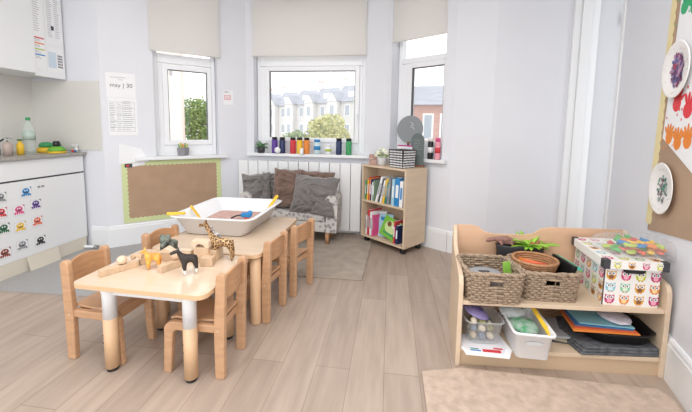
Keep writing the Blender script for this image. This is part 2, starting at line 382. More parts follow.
house(2.9, 21, radians(-8), 5.6, 2.75, 4.3, M_brick, M_roof, 'pink brick house with slate roof seen through the right bay window', group='houses outside', bay=False)
b = MB(); b.prism([(-14, 14), (-9.0, 14), (-11.2, 17), (-14, 17)], -5, 6.5, mat('cream_render', '#d9d2ca', .8), 'z'); b.cyl((-9.02, 13.95, -5), (-9.02, 13.95, 6.5), .05, .05, mat('pinkish_pipe', '#d9c1b6', .7), 8)
tag(b.build('building'), 'plain cream building wall close outside the left bay window', 'building')
def tree(x, y, z, r, cols, label, n=2600, name='leafy_tree'):
    t = thing(name, label, 'tree', (x, y, -5))
    b = MB(); b.tube([(0, 0, 0), (.1*r, 0, (z+5)*.5), (0, .1, z+5)], [.09*r, .07*r, .03*r], M_brown, 8); b.build('trunk', parent=t)
    b = MB(); ms = [mat('foliage%s' % c, c, .8) for c in cols]
    for _ in range(n):
        v = Vector((random.gauss(0, 1), random.gauss(0, 1), random.gauss(0, 1))).normalized()
        k = r*(random.random()**.4)*(1+.25*noise.noise(v*2.2+Vector((x, y, 0)))); p = v*k+Vector((0, 0, z+5))
        s = r*.075; u = Vector((random.uniform(-1, 1), random.uniform(-1, 1), random.uniform(-1, 1))).normalized(); w = u.orthogonal().normalized()
        b.poly([p+u*s, p+w*s*.6, p-u*s, p-w*s*.6], random.choice(ms))
    b.build('foliage', parent=t, fixn=False)
tree(-6.3, 34, .4, 2.3, ['#bdbb72', '#cdc88a', '#a3ab68'], 'yellow-green tree crown in front of the terraced houses outside')
tree(-9.6, 34, -.6, 1.6, ['#8ba06c', '#9db07c', '#7a8f60'], 'green bush at the lower left of the central window view')
tree(-11.9, 20, 1.6, 1.5, ['#7f9a58', '#93ab68', '#6b8a50'], 'dense green tree beside the cream building outside the left window')
b = MB(); b.poly([(-80, 6, -5), (60, 6, -5), (60, 120, -5), (-80, 120, -5)], mat('outside_ground', '#a9a8a0', .9)); tag(struct(b.build('ground')))

# ------------------------------------------------------------------ radiator
r = thing('radiator', 'long white vertical-panel radiator under the central bay window', 'radiator', (-1.1, 4.0, 0))
for i in range(12):
    x = -1.86+i*.1275+1.1
    b = MB(); b.box(x, x+.121, -.02, .03, .06, .885, M_white, bev=.006); b.build('radiator_panel', parent=r)
b = MB(); b.box(-.75, .76, .03, .06, .12, .2, M_white); b.box(-.75, .76, .03, .06, .74, .82, M_white); b.cyl((.74, .045, 0), (.74, .045, .14), .01, .01, M_white, 10); b.cyl((-.73, .045, 0), (-.73, .045, .14), .01, .01, M_white, 10)
b.box(-.6, -.56, .06, .112, .5, .7, M_white); b.box(.56, .6, .06, .112, .5, .7, M_white)
b.build('manifold', parent=r)

# ------------------------------------------------------------------ rugs
def rug(name, pts, z, m, label):
    b = MB(); b.prism(pts, .0, z, m, 'z'); return tag(b.build(name, bev=.004), label, 'rug')
rug('rug', [(-1.75, 2.78), (-.21, 2.79), (-.175, 3.82), (-1.75, 3.82)], .012, mat('grey_rug', '#a89c90', .95, var=.12, scale=(9, 9, 9), bump=.5, detail=8), 'flat greyish brown rug under the small sofa')
rug('rug', [(.205, .4), (1.02, .4), (1.40, 1.72), (1.37, 1.79), (.43, 1.80), (.20, 1.74)], .016, mat('beige_carpet', '#c2ae9e', .98, var=.14, scale=(22, 22, 22), bump=.7, detail=9), 'beige carpet mat on the floor in front of the low shelf unit')

# ------------------------------------------------------------------ kitchen
k = thing('kitchen_cabinet', 'white kitchen base cabinet covered with coloured cards', 'cabinet', (-3.14, 2.0, 0))
b = MB(); b.box(-.55, -.02, -1.6, 1.11, .125, .985, M_white); b.build('body', parent=k)
b = MB(); b.box(-.02, 0, -.9, 1.11, .815, .98, M_white, bev=.003); b.build('drawer_front', parent=k)
b = MB(); b.box(-.02, 0, -.9, 1.11, .13, .80, M_white, bev=.003); b.build('door', parent=k)
b = MB(); b.box(-.5, -.005, -1.6, 1.10, .0, .13, mat('plinth_cream', '#ddd6c8', .7)); b.build('plinth', parent=k)
b = MB(); b.box(-.019, -.004, -.9, 1.11, .80, .815, M_dark); b.build('shadow_gap', parent=k)
b = MB(); b.prism([(.0, .128), (.03, .0), (.034, .0), (.006, .13)], .5, .78, mat('plinth_cream'), 'y'); b.build('plinth_flap', parent=k)
b = MB(); b.cyl((-.25, 1.08, .02), (-.0, 1.115, .02), .016, .016, M_white, 12); b.cyl((-.0, 1.115, .02), (.04, 1.1, .02), .02, .02, M_chrome, 12); tag(b.build('pipe_fitting', loc=(-3.14+.1, 1.98, 0)), 'small white pipe end on the floor beside the cabinet plinth', 'pipe')
b = MB(); b.box(-3.71, -3.11, (.4), 3.125, .985, 1.012, mat('grey_worktop', '#a5a29c', .35, var=.15, scale=(50, 50, 50)), bev=.004); tag(b.build('worktop'), 'speckled grey kitchen worktop with bottles standing on it', 'worktop')
k = thing('wall_cupboard', 'white wall cupboard with papers stuck on its right door', 'cupboard', (-3.295, 2.0, 1.765))
b = MB(); b.box(-.42, -.02, -1.2, 1.12, -.0, 1.0, M_white); b.build('body', parent=k)
b = MB(); b.box(-.02, .0, .83, 1.125, -.02, .95, M_white, bev=.003); b.build('door', parent=k)
b = MB(); b.box(-.02, .012, -.3, .825, .0, .95, M_white, bev=.003); b.build('door', parent=k)
MK = Matrix.Translation((-3.295, 0, 0)) @ Matrix.Rotation(pi/2, 4, 'Z')     # local x -> world y, -y -> +x
def sheet(name, M, x0, x1, z0, z1, label, draw=None, m=None, cat='paper', group=None, th=.0012, off=.0015):
    b = MB(M); b.box(x0, x1, -off-th, -off, z0, z1, m or M_paper)
    if draw: draw(b, off+th+.0006)
    return tag(b.build(name), label, cat, group)
def scrib(b, x0, x1, z0, z1, n, off, m=None, fr=1):
    for i in range(n):
        z = z1-(i+.5)*(z1-z0)/n; e = x0+(x1-x0)*(random.uniform(.6, 1) if fr else 1)
        b.rect(x0, e, z-.0022, z+.0022, m or M_inkl, off)
def d_tall(b, o):
    scrib(b, 2.835, 2.90, 2.15, 2.70, 26, o)
    for z, m in ((2.09, M_red), (2.04, M_orange), (1.985, M_lime), (1.935, M_blue)): b.rect(2.835, 2.925, z, z+.012, m, o); scrib(b, 2.835, 2.90, z-.03, z-.005, 2, o)
sheet('paper_list', MK, 2.832, 2.93, 1.82, 2.72, 'narrow printed list with coloured bars taped to the wall cupboard', d_tall, group=None)
def d2(b, o):
    scrib(b, 2.965, 3.02, 2.13, 2.52, 22, o); scrib(b, 3.04, 3.09, 2.13, 2.5, 20, o); b.rect(3.0, 3.03, 2.2, 2.24, M_ink, o)
sheet('paper_notice', MK, 2.945, 3.11, 2.06, 2.55, 'two-column printed notice high on the wall cupboard door', d2)
def d3(b, o):
    b.rect(2.955, 3.035, 1.84, 1.99, mat('pale_blue_print', '#ccdbe8', .8), o)
    for i in range(4):
        for j in range(5): b.rect(3.05+i*.013, 3.059+i*.013, 1.85+j*.026, 1.868+j*.026, M_ink, o)
sheet('paper_notice', MK, 2.945, 3.11, 1.80, 2.04, 'notice with a pale blue panel and dark grid at the cupboard corner', d3)
# octopus cards
MKb = Matrix.Translation((-3.14, 0, 0)) @ Matrix.Rotation(pi/2, 4, 'Z')
cards = [(2.336, .69, M_grey, 'pale grey'), (2.535, .70, M_blue, 'bright blue'), (2.332, .565, M_red, 'red'), (2.467, .555, M_pink, 'pink'), (2.609, .575, M_purple, 'purple'),
         (2.342, .43, mat('dkgreen', '#1f6b45', .6), 'dark green'), (2.468, .41, M_yellow, 'yellow'), (2.611, .42, M_coral, 'orange-red'),
         (2.335, .225, mat('rust', '#8f4030', .6), 'rusty brown'), (2.472, .245, M_grey, 'mid grey'), (2.626, .235, M_black, 'black'),
         (2.22, .46, M_teal, 'teal'), (2.22, .60, M_orange, 'orange')]
for x, z, m, nm in cards:
    def dr(b, o, x=x, z=z, m=m):
        for q in ((x-.047, x+.047, z-.044, z-.042), (x-.047, x+.047, z+.042, z+.044), (x-.047, x-.045, z-.044, z+.044), (x+.045, x+.047, z-.044, z+.044)): b.rect(*q, mat('card_line', '#b9bcc2', .8), o)
        b.disc((x, z+.010), .031, .026, m, o)
        for kx in (-.026, -.012, .003, .017, .030): b.disc((x+kx*1.05, z-.020-abs(kx)*.1), .007, .014, m, o+.0001, 8, rot=kx*12)
        b.disc((x-.009, z+.016), .006, .006, M_paper, o+.0005, 8); b.disc((x+.009, z+.016), .006, .006, M_paper, o+.0005, 8)
        b.rect(x-.018, x+.018, z-.006, z+.002, M_ink, o+.0007)
        b.poly([(x+.03, -o, z+.042), (x+.045, -o, z+.042), (x+.045, -o, z+.022)], m, None); b.disc((x+.037, z-.032), .004, .004, m, o, 6); b.disc((x-.037, z-.02), .004, .006, m, o, 6)
    sheet('octopus_card', MKb, x-.048, x+.048, z-.045, z+.045, '%s octopus picture card stuck on the white cabinet door' % nm, dr, cat='card', group='octopus cards on the kitchen cabinet')
sheet('paper_strip', MKb, 2.63, 2.70, .715, .745, 'small grey printed strip on the cabinet door above the purple card', lambda b, o: (b.rect(2.635, 2.66, .72, .738, M_grey, o), b.rect(2.668, 2.695, .72, .738, M_grey, o)))
# things on the worktop
wz = 1.013
def at(px, y): return (px, y, wz)
def bottle(name, label, loc, prof, m, capm=None, caph=None, n=20, cat='bottle'):
    t = thing(name, label, cat, loc); b = MB(); b.lathe(prof, m, n); b.build('bottle_body', parent=t)
    if capm: b = MB(); b.lathe(caph, capm, n); b.build('cap', parent=t)
    return t
M_clear = film_mat('clear_plastic', '#d5e3dc', .3)
bt = bottle('water_bottle', 'tall clear plastic water bottle with green cap on the worktop', (-3.36, 2.78, wz), [(.001, 0), (.044, 0), (.047, .02), (.045, .1), (.047, .12), (.047, .225), (.036, .275), (.016, .305), (.014, .315)], M_clear, M_green, [(.001, .313), (.018, .313), (.018, .34), (.001, .34)])
b = MB(); b.lathe([(.0475, .13), (.0482, .13), (.0482, .21), (.0475, .21)], mat('bottle_label', '#b4c6ba', .5), 24); b.build('bottle_label', parent=bt)
t = bottle('soap_dispenser', 'pinkish grey soap dispenser with pump near the sink', (-3.33, 2.57, wz), [(.001, 0), (.032, 0), (.034, .08), (.028, .105), (.012, .112), (.012, .12)], mat('soap_beige', '#bba8a0', .4))
b = MB(); b.cyl((0, 0, .12), (0, 0, .155), .006, .006, M_chrome, 10); b.box(-.01, .05, -.008, .008, .15, .162, M_chrome, bev=.003); b.build('pump', parent=t)
t = thing('kitchen_tap', 'dark chrome mixer tap at the far left of the worktop', 'tap', (-3.5, 2.62, wz))
b = MB(); b.cyl((0, 0, 0), (0, 0, .1), .02, .018, M_chrome, 14); b.tube([(0, 0, .1), (.0, -.02, .16), (.05, -.06, .19), (.12, -.1, .16)], .011, M_chrome, 10); b.build('spout', parent=t)
b = MB(); b.cyl((-.03, .02, .1), (.03, .03, .14), .008, .007, M_black, 10); b.build('lever', parent=t)
bottle('yellow_bottle', 'orange-yellow squeezy bottle beside the tall water bottle', (-3.34, 2.68, wz), [(.001, 0), (.026, 0), (.027, .09), (.012, .11), (.01, .13)], M_yellow, mat('cap_dark_green', '#30744a', .5), [(.001, .128), (.02, .128), (.02, .14), (.001, .14)])
t = thing('stacked_bowl', 'green bowl turned over a yellow bowl behind the water bottle', 'bowl', (-3.40, 2.97, wz))
b = MB(); b.lathe([(.001, 0), (.075, 0), (.08, .03), (.06, .05), (.001, .052)], M_yellow, 22); b.build('bowl', parent=t)
b = MB(); b.lathe([(.06, .053), (.055, .085), (.03, .1), (.001, .102)], M_green, 22); b.build('bowl', parent=t)
t = thing('stacked_bowl', 'lime and yellow plastic bowls stacked near the worktop end', 'bowl', (-3.24, 2.93, wz))
b = MB(); b.lathe([(.001, 0), (.075, 0), (.075, .018), (.001, .02)], M_yellow, 22); b.build('bowl', parent=t)
b = MB(); b.lathe([(.074, .02), (.066, .04), (.04, .064), (.001, .066)], mat('grass_green', '#6fb43c', .5), 22); b.build('bowl', parent=t)
b = MB(); b.lathe([(.001, 0), (.026, 0), (.028, .005), (.028, .04), (.022, .05), (.001, .05)], M_black, 18); tag(b.build('jar', loc=(-3.24, 2.93, wz+.066)), 'small black pot on top of the lime bowls', 'jar')
b = MB(); b.lathe([(.001, 0), (.018, 0), (.02, .07), (.012, .09), (.001, .09)], M_teal, 14); tag(b.build('green_cup', loc=(-3.38, 3.08, wz)), 'dark green cup standing behind the stacked bowls', 'cup')
b = MB(); b.ball((0, 0, .013), .013, M_red); b.ball((.0, .03, .012), .012, M_blue); tag(b.build('small_toy', loc=(-3.18, 3.04, wz)), 'tiny red and blue toy at the end of the worktop', 'toy')
t = thing('spray_nozzle', 'white spray bottle at the corner of the worktop', 'bottle', (-3.2, 3.10, wz))
b = MB(); b.lathe([(.001, 0), (.016, 0), (.018, .03), (.008, .05), (.008, .06)], M_white, 14); b.build('bottle_body', parent=t)
b = MB(); b.box(-.045, .015, -.01, .01, .055, .075, M_white, bev=.004); b.build('nozzle', parent=t)

# ------------------------------------------------------------------ wall papers on the left bay
ML = frame(P1, P2)
sheet('paper_notice', ML, .045, .30, 1.58, 1.83, 'handwritten date notice on the wall, upper of two sheets', lambda b, o: (b.text('may | 30', .075, 1.685, .058, M_ink, o), scrib(b, .08, .26, 1.775, 1.79, 1, o), scrib(b, .15, .19, 1.755, 1.765, 1, o)))
def d4(b, o):
    for z in (1.53, 1.47, 1.40, 1.33, 1.27, 1.23): b.rect(.065, .285, z-.0015, z+.0015, M_inkl, o)
    for x in (.066, .13, .175, .283): b.rect(x-.001, x+.001, 1.23, 1.53, M_inkl, o)
    scrib(b, .07, .12, 1.24, 1.52, 16, o); scrib(b, .135, .17, 1.24, 1.52, 14, o); scrib(b, .18, .28, 1.24, 1.55, 15, o)
sheet('paper_notice', ML, .052, .305, 1.19, 1.575, 'printed rota table on the wall, lower of two sheets', d4)
sheet('paper_notice', ML, 1.205, 1.32, 1.56, 1.735, 'small white notice with a red box between the left and central windows', lambda b, o: (scrib(b, 1.215, 1.28, 1.70, 1.725, 3, o), b.rect(1.215, 1.29, 1.62, 1.675, M_red, o), b.rect(1.22, 1.285, 1.625, 1.67, M_paper, o+.0005), b.text('NS', 1.228, 1.632, .042, M_red, o+.001)))
sheet('small_sticker', frame(P1, P2) @ Matrix.Translation((0, .112, 0)), .64, .675, 1.86, 1.92, 'tiny grey printed sticker at the top of the left window pane', lambda b, o: scrib(b, .643, .67, 1.865, 1.915, 3, o, M_grey), cat='sticker')
b = MB(ML); b.prism([(.12, .885), (.40, .90), (.37, .96), (.33, 1.05), (.13, 1.10)], -.012, -.003, M_paper, 'y'); tag(b.build('paper_sheet', bev=.003), 'blank white paper sheet curling above the brown board', 'paper')
def scallop(b, M, x0, x1, z0, z1, w, m, y=-.006, r=.022, inner=True):
    """border strip with scalloped inner edge, on local plane"""
    def strip(ax, a0, a1, base, sgn):
        n = max(2, int((a1-a0)/(2*r))); pts = [(a0, base), ]; 
        top = []
        for i in range(n):
            c = a0+(i+.5)*(a1-a0)/n; h = (a1-a0)/n/2
            for k in range(7):
                th = pi-pi*k/6; top.append((c+h*cos(th), base+sgn*(w-r*.6+r*.6*sin(th))))
        return [(a0, base)]+top+[(a1, base)]
    for base, sg in ((z0, 1), (z1, -1)):
        P = strip('x', x0, x1, base, sg); b.poly([(u, y, v) for u, v in P], m)
    for base, sg in ((x0, 1), (x1, -1)):
        P = strip('z', z0, z1, base, sg); b.poly([(v, y-.0005, u) for u, v in P], m)
bd = thing('bulletin_board', 'brown paper display board with lime scalloped border under the left window', 'board', ML @ Vector((.65, 0, .57)))
L = Matrix.Translation(-bd.location) @ ML
b = MB(L); b.box(.15, 1.15, -.004, 0, .25, .905, mat('brown_paper', '#b3967b', .85, var=.06, scale=(7, 7, 7), bump=.6)); b.build('backing_paper', parent=bd)
b = MB(L); scallop(b, None, .14, 1.155, .24, .912, .055, mat('lime_border', '#d2dba4', .8)); b.build('scalloped_border', parent=bd)
b = MB(L); b.box(.17, .24, -.009, -.006, .845, .885, M_ink); b.poly([(.24, -.0095, .85), (.36, -.0095, .87), (.35, -.0095, .90), (.24, -.0095, .885)], M_paper); b.rect(.185, .21, .853, .875, M_red, .0096); b.build('pinned_photo', parent=bd)

# ------------------------------------------------------------------ board on the right wall
MR = frame(PR0, (PR0[0]-.27, PR0[1]-.963))
def RS(s): return 1.25-s            # wall distance measured from the shelf end
bd = thing('bulletin_board', 'large brown board with paintings and paper plates on the right wall', 'board', MR @ Vector((1.3, 0, 1.3)))
L = Matrix.Translation(-bd.location) @ MR
M_bp = mat('brown_paper_two', '#b39880', .85, var=.06, scale=(5, 5, 5), bump=.7)
b = MB(L)
b.prism([(.835, .70), (1.02, .73), (1.5, .80), (2.3, .80), (2.3, 2.35), (.875, 2.35), (.86, 1.7)], -.006, -.001, M_bp, 'y'); b.build('backing_paper', parent=bd)
b = MB(L); n = 26; pts = []
for i in range(n):
    for k_ in range(5):
        th = -pi/2+pi*k_/4; z = .74+i*(1.62/n)+(1.62/n)*(k_/4); pts.append((.872+(z-.7)*.02+.012*cos(th), z))
b.prism([(.808, .74), *pts, (.86, 2.36)], -.0095, -.0065, mat('pale_yellow_border', '#e9dba8', .8), 'y'); b.build('scalloped_border', parent=bd)
b = MB(MR); b.prism([(.925, 1.27), (1.33, 1.08), (1.9, 1.1), (1.9, 2.3), (.985, 2.3)], -.012, -.0100, M_paper, 'y')
def hand(b, c, s, m, rot, off, seed):
    rr = random.Random(seed)
    b.disc(c, s*.42, s*.4, m, off, 12)
    for k_ in range(5):
        a = rot+radians(-50+k_*25); l = s*(.75 if k_ else .6)
        b.disc((c[0]+cos(a)*l*.75, c[1]+sin(a)*l*.75), s*.3, s*.11, m, off+.0003*(k_+1), 10, rot=a)
    for k_ in range(6): b.disc((c[0]+rr.uniform(-1, 1)*s, c[1]+rr.uniform(-1, 1)*s*.8), s*.06, s*.08, m, off+.0003, 7)
hand(b, (1.02, 1.98), .10, mat('green_paint', '#2fae72', .6), radians(60), .0126, 1); hand(b, (1.12, 1.95), .09, mat('green_paint'), radians(100), .0126, 5)
hand(b, (1.05, 1.46), .11, mat('red_paint', '#e0313c', .6), radians(80), .0126, 2); hand(b, (1.17, 1.42), .11, mat('red_paint'), radians(60), .0126, 3)
hand(b, (1.00, 1.275), .095, mat('orange_paint', '#ee8b2a', .6), radians(80), .0126, 4); hand(b, (1.10, 1.25), .10, mat('orange_paint'), radians(90), .0126, 6); hand(b, (1.2, 1.26), .10, mat('orange_paint'), radians(90), .0126, 9)
tag(b.build('painting'), 'white sheet of green, red and orange handprints on the right board', 'painting')
def plate(c, r, cols, label, seed, n_=130, k_=1.8):
    rr = random.Random(seed); t = thing('paper_plate', label, 'plate', MR @ Vector((c[0], -.014, c[1]))); 
    T = Matrix.Translation(-t.location) @ MR @ Matrix.Translation((c[0], -.014, c[1])) @ Matrix.Rotation(pi/2, 4, 'X')
    b = MB(T); pr = [(.001, .004), (r*.62, .004), (r*.70, .008), (r*.95, .018), (r, .018), (r*.99, .0205), (r*.94, .0205), (r*.70, .0105), (r*.62, .0065), (.001, .0065)]
    b.lathe(pr, mat('white_card', '#f2f0ee', .7), 40, cap=False); b.build('plate_body', parent=t)
    b = MB(T @ Matrix.Rotation(-pi/2, 4, 'X'))
    for i in range(n_):
        a = rr.uniform(0, 2*pi); q = r*.55*sqrt(rr.random()); b.disc((q*cos(a)*.7, q*sin(a)), rr.uniform(.004, .016)*k_, rr.uniform(.003, .008)*k_, mat(*rr.choice(cols)), .0075+i*.00005, 7, rot=rr.uniform(0, 3))
    for i in range(14):
        a = rr.uniform(0, 2*pi); q = r*rr.uniform(.72, .85); b.disc((q*cos(a), q*sin(a)), .003, .003, mat(*rr.choice(cols)), .02, 6)
    b.build('paint_splashes', parent=t)
PU = [('plum', '#7d4a72', .6), ('dusk_blue', '#5b5f96', .6), ('wine', '#a03a58', .6), ('ltplum', '#b28fae', .6)]
GR = [('pine', '#3a7d62', .6), ('seagreen', '#62a58a', .6), ('glitter', '#8c8f96', .5), ('rose_dark', '#7c4456', .6), ('paper2', '#e8e8e8', .7)]
plate((1.04, 1.645), .155, PU, 'oval paper plate with purple and red paint, upper plate on the right board', 3)
plate((1.015, .985), .148, GR, 'oval paper plate with green speckles at the lower corner of the right board', 4, 80, 1.1)

# ------------------------------------------------------------------ tables
def rrect(x0, x1, y0, y1, r, n=6):
    P = []
    for cx, cy, a in ((x1-r, y1-r, 0), (x0+r, y1-r, 90), (x0+r, y0+r, 180), (x1-r, y0+r, 270)):
        for i in range(n+1): t = radians(a+90*i/n); P.append((cx+r*cos(t), cy+r*sin(t)))
    return P
def table(label, c, w, d, h, legs, white, rz=0):
    t = thing('childrens_table', label, 'table', (c[0], c[1], 0), rz, None)
    b = MB(); b.prism(rrect(-w/2, w/2, -d/2, d/2, .05), h-.024, h-.001, M_mapedge, 'z'); 
    b.prism(rrect(-w/2+.002, w/2-.002, -d/2+.002, d/2-.002, .048), h-.001, h, M_maple, 'z'); b.build('tabletop', parent=t, bev=.003)
    ma = M_white if white else M_leg
    b = MB(); x0, x1 = min(l[0] for l in legs), max(l[0] for l in legs); y0, y1 = min(l[1] for l in legs), max(l[1] for l in legs)
    for (a, bb, cc, dd) in ((x0, x1, y0-.012, y0+.006), (x0, x1, y1-.006, y1+.012), (x0-.012, x0+.006, y0, y1), (x1-.006, x1+.012, y0, y1)): b.box(a, bb, cc, dd, h-.065, h-.024, ma)
    b.build('apron', parent=t, bev=.003)
    for lx, ly in legs:
        if white:
            b = MB(); b.lathe([(.001, .02), (.034, .02), (.0345, h*.60), (.001, h*.60)], M_leg, 24); lg = b.build('leg', parent=t, loc=(lx, ly, 0))
            b = MB(); b.lathe([(.001, h*.60), (.0335, h*.60), (.034, h-.06), (.042, h-.03), (.042, h-.024), (.001, h-.024)], M_white, 24); b.build('leg_sleeve', parent=lg)
            b = MB(); b.lathe([(.001, 0), (.026, 0), (.029, .006), (.029, .02), (.001, .02)], M_black, 20); b.build('leg_foot', parent=lg)
            b = MB(); b.ball((-.034*.7, -.034*.75, h*.42), .004, M_dark, n=1); b.ball((-.034*.7, -.034*.75, h*.33), .004, M_dark, n=1); b.build('leg_screw', parent=lg)
        else:
            b = MB(); b.lathe([(.001, 0), (.033, 0), (.035, .01), (.036, h-.024), (.001, h-.024)], M_leg, 24); b.build('leg', parent=t, loc=(lx, ly, 0))
    return t
TZ = .485
TC = (-1.235, 1.725)
table("low front children's table with white apron and blocks on it", TC, .75, .52, TZ, [(-.195, -.205), (.262, -.205), (-.19, .17), (.27, .16)], True, radians(-1.5))
table("low children's table behind, carrying the white plastic tray", (-1.19, 2.465), .76, .93, TZ, [(.335, -.41), (.335, .40), (-.33, -.40), (-.33, .40)], False, 0)

# ------------------------------------------------------------------ chairs
def chair():
    t = thing('childrens_chair', 'x', 'chair')
    for s in (-1, 1):
        y0, y1 = (s*.137, s*.105)
        # back post, full height, rounded top, slight backward lean
        P = [(-.155, 0), (-.105, 0), (-.102, .27), (-.118, .535)] + [(-.144+.026*cos(a), .54+.022*sin(a)) for a in [radians(v) for v in range(0, 181, 30)]] + [(-.160, .27)]
        b = MB(); b.prism(P, min(y0, y1), max(y0, y1), M_beech, 'y'); b.build('back_leg', parent=t, bev=.006)
        # front leg bending into the side rail
        y0, y1 = s*.130, s*.100
        P = [(.145, 0), (.188, 0), (.178, .22)]+[(.128+.052*cos(a), .235+.052*sin(a)) for a in [radians(v) for v in range(0, 91, 15)]]+[(-.11, .285), (-.11, .245), (.112, .240), (.128, .225)]
        b = MB(); b.prism(P, min(y0, y1), max(y0, y1), M_beech, 'y'); b.build('front_leg', parent=t, bev=.006)
    b = MB(); n = 8; rings = []
    for i in range(n+1):
        x = -.125+.28*i/n; z = .292+.010*((i/n-.5)*2)**2-(.012 if i == n else 0)
        rings.append([(x, -.102, z-.006), (x, -.102, z+.006), (x, .102, z+.006), (x, .102, z-.006)])
    b.loop(rings, M_beech, smooth=False, cap=True); b.build('seat', parent=t, bev=.003)
    b = MB(); b.box(.125, .143, -.10, .10, .235, .278, M_beech); b.build('cross_rail', parent=t, bev=.003)
    b = MB(); b.box(-.118, -.10, -.105, .105, .235, .275, M_beech); b.build('cross_rail', parent=t, bev=.003)
    # curved backrest with arched top
    b = MB(); n = 12; rings = []
    for i in range(n+1):
        u = i/n*2-1; y = u*.106; x = -.138-.018*(1-u*u); zt = .536+.022*(1-u*u); zb = .415
        rings.append([(x-.007, y, zb), (x+.007, y, zb), (x+.002, y, zt), (x-.012, y, zt)])
    b.loop(rings, M_beechd, smooth=False, cap=True); b.build('backrest', parent=t, bev=.003)
    for s in (-1, 1):
        b = MB(); b.cyl((-.125, s*.137, .262), (-.125, s*.139, .262), .006, .006, M_birch2, 10); b.build('dowel_plug', parent=t)
    return t
c0 = chair()
chairs = [((-1.585, 1.69), -2, 'small beech chair at the left end of the front table, facing right'),
          ((-.968, 1.672), 180, 'small beech chair at the right side of the front table, nearest the camera'),
          ((-.898, 2.205), 172, 'small beech chair beside the tray table, directly behind the nearest right chair'),
          ((-.80, 2.60), 162, 'small beech chair at the far right side of the tray table'),
          ((-1.475, 2.15), -14, 'small beech chair on the left of the tray table, mostly hidden')]
for i, ((x, y), a, lab) in enumerate(chairs):
    o = c0 if i == 0 else copy_tree(c0)
    o.location = (x, y, 0); o.rotation_euler.z = radians(a); o['label'] = lab; o['group'] = "beech children's chairs round the tables"

# ------------------------------------------------------------------ tray on the back table
M_tray = mat('white_tray_plastic', '#e9ebee', .3, trans=.0, coat=.2)
t = thing('plastic_tray', 'large white plastic messy-play tray on the back table', 'tray', (-1.29, 2.62, TZ))
def rr3(w, d, r, z, n=5): return [(x, y, z) for x, y in rrect(-w/2, w/2, -d/2, d/2, r, n)]
b = MB(); b.loop([rr3(.44, .56, .05, 0), rr3(.48, .60, .06, .01), rr3(.60, .69, .07, .135), rr3(.66, .74, .08, .14), rr3(.665, .745, .08, .148), rr3(.655, .735, .08, .150), rr3(.60, .69, .07, .148), rr3(.585, .675, .07, .14), rr3(.47, .59, .055, .015), rr3(.43, .55, .04, .008)], M_tray, cap=True)
b.build('tray_body', parent=t)
b = MB(); P = [(x, y, .07+.012*noise.noise(Vector((x*9, y*9, 0)))) for x, y in rrect(-.255, .255, -.31, .31, .05)]
b.prism(rrect(-.245, .245, -.30, .30, .05), .02, .04, mat('pink_sand', '#c9a49a', .9, var=.15, scale=(30, 30, 30), bump=.8), 'z'); tag(b.build('sand', loc=(-1.29, 2.62, TZ)), 'pinkish play sand lying in the white tray', 'sand', kind='stuff')
def scoop(label, p, q, m, r=.016, name='plastic_scoop'):
    t = thing(name, label, 'scoop', p); d = Vector(q)-Vector(p); L = d.length
    K = d.to_track_quat('Z', 'Y').to_matrix().to_4x4()
    b = MB(K); b.prism([(-.012, 0), (.012, 0), (.016, L-.03)]+[(.02*cos(a), L-.02+.02*sin(a)) for a in [radians(v) for v in range(0, 181, 30)]]+[(-.016, L-.03)], -.006, .006, m, 'y'); b.build('handle', parent=t, bev=.003)
    b = MB(K); b.ball((0, 0, L-.018), .008, M_dark, (1, 1, 1), 1); b.build('handle_hole', parent=t)
    b = MB(K); b.ball((0, 0, -.02), .035, m, (.8, .45, 1), 2); b.build('scoop_bowl', parent=t); return t
scoop('yellow plastic scoop leaning on the right back rim of the white tray', (-1.06, 2.80, TZ+.075), (-1.00, 2.93, TZ+.20), M_yellow)
scoop('yellow plastic scoop leaning inside the left part of the white tray', (-1.49, 2.49, TZ+.075), (-1.56, 2.47, TZ+.185), M_yellow)
b = MB(); b.box(-.05, .045, -.012, .012, 0, .02, M_yellow, bev=.007); b.ball((.06, 0, .01), .02, M_yellow, (1, .8, .6)); tag(b.build('plastic_scoop', loc=(-1.585, 2.30, TZ+.151), rz=radians(20)), 'yellow plastic scoop lying on the left front rim of the tray', 'scoop')
t = thing('toy_digger', 'small blue toy with a dark handle on the sand in the tray', 'toy', (-1.17, 2.64, TZ+.042))
b = MB(); b.box(-.04, .04, -.025, .025, .025, .06, M_blue, bev=.008); b.ball((.03, 0, .06), .022, M_blue); b.build('body', parent=t)
b = MB(); b.tube([(-.03, 0, .04), (-.09, 0, .03), (-.13, -.01, .01)], .007, M_dark, 8); b.build('arm', parent=t)
b = MB(); b.ball((-.0, 0, .022), .022, M_coral, (1.3, 1, .9)); b.build('wheel', parent=t)

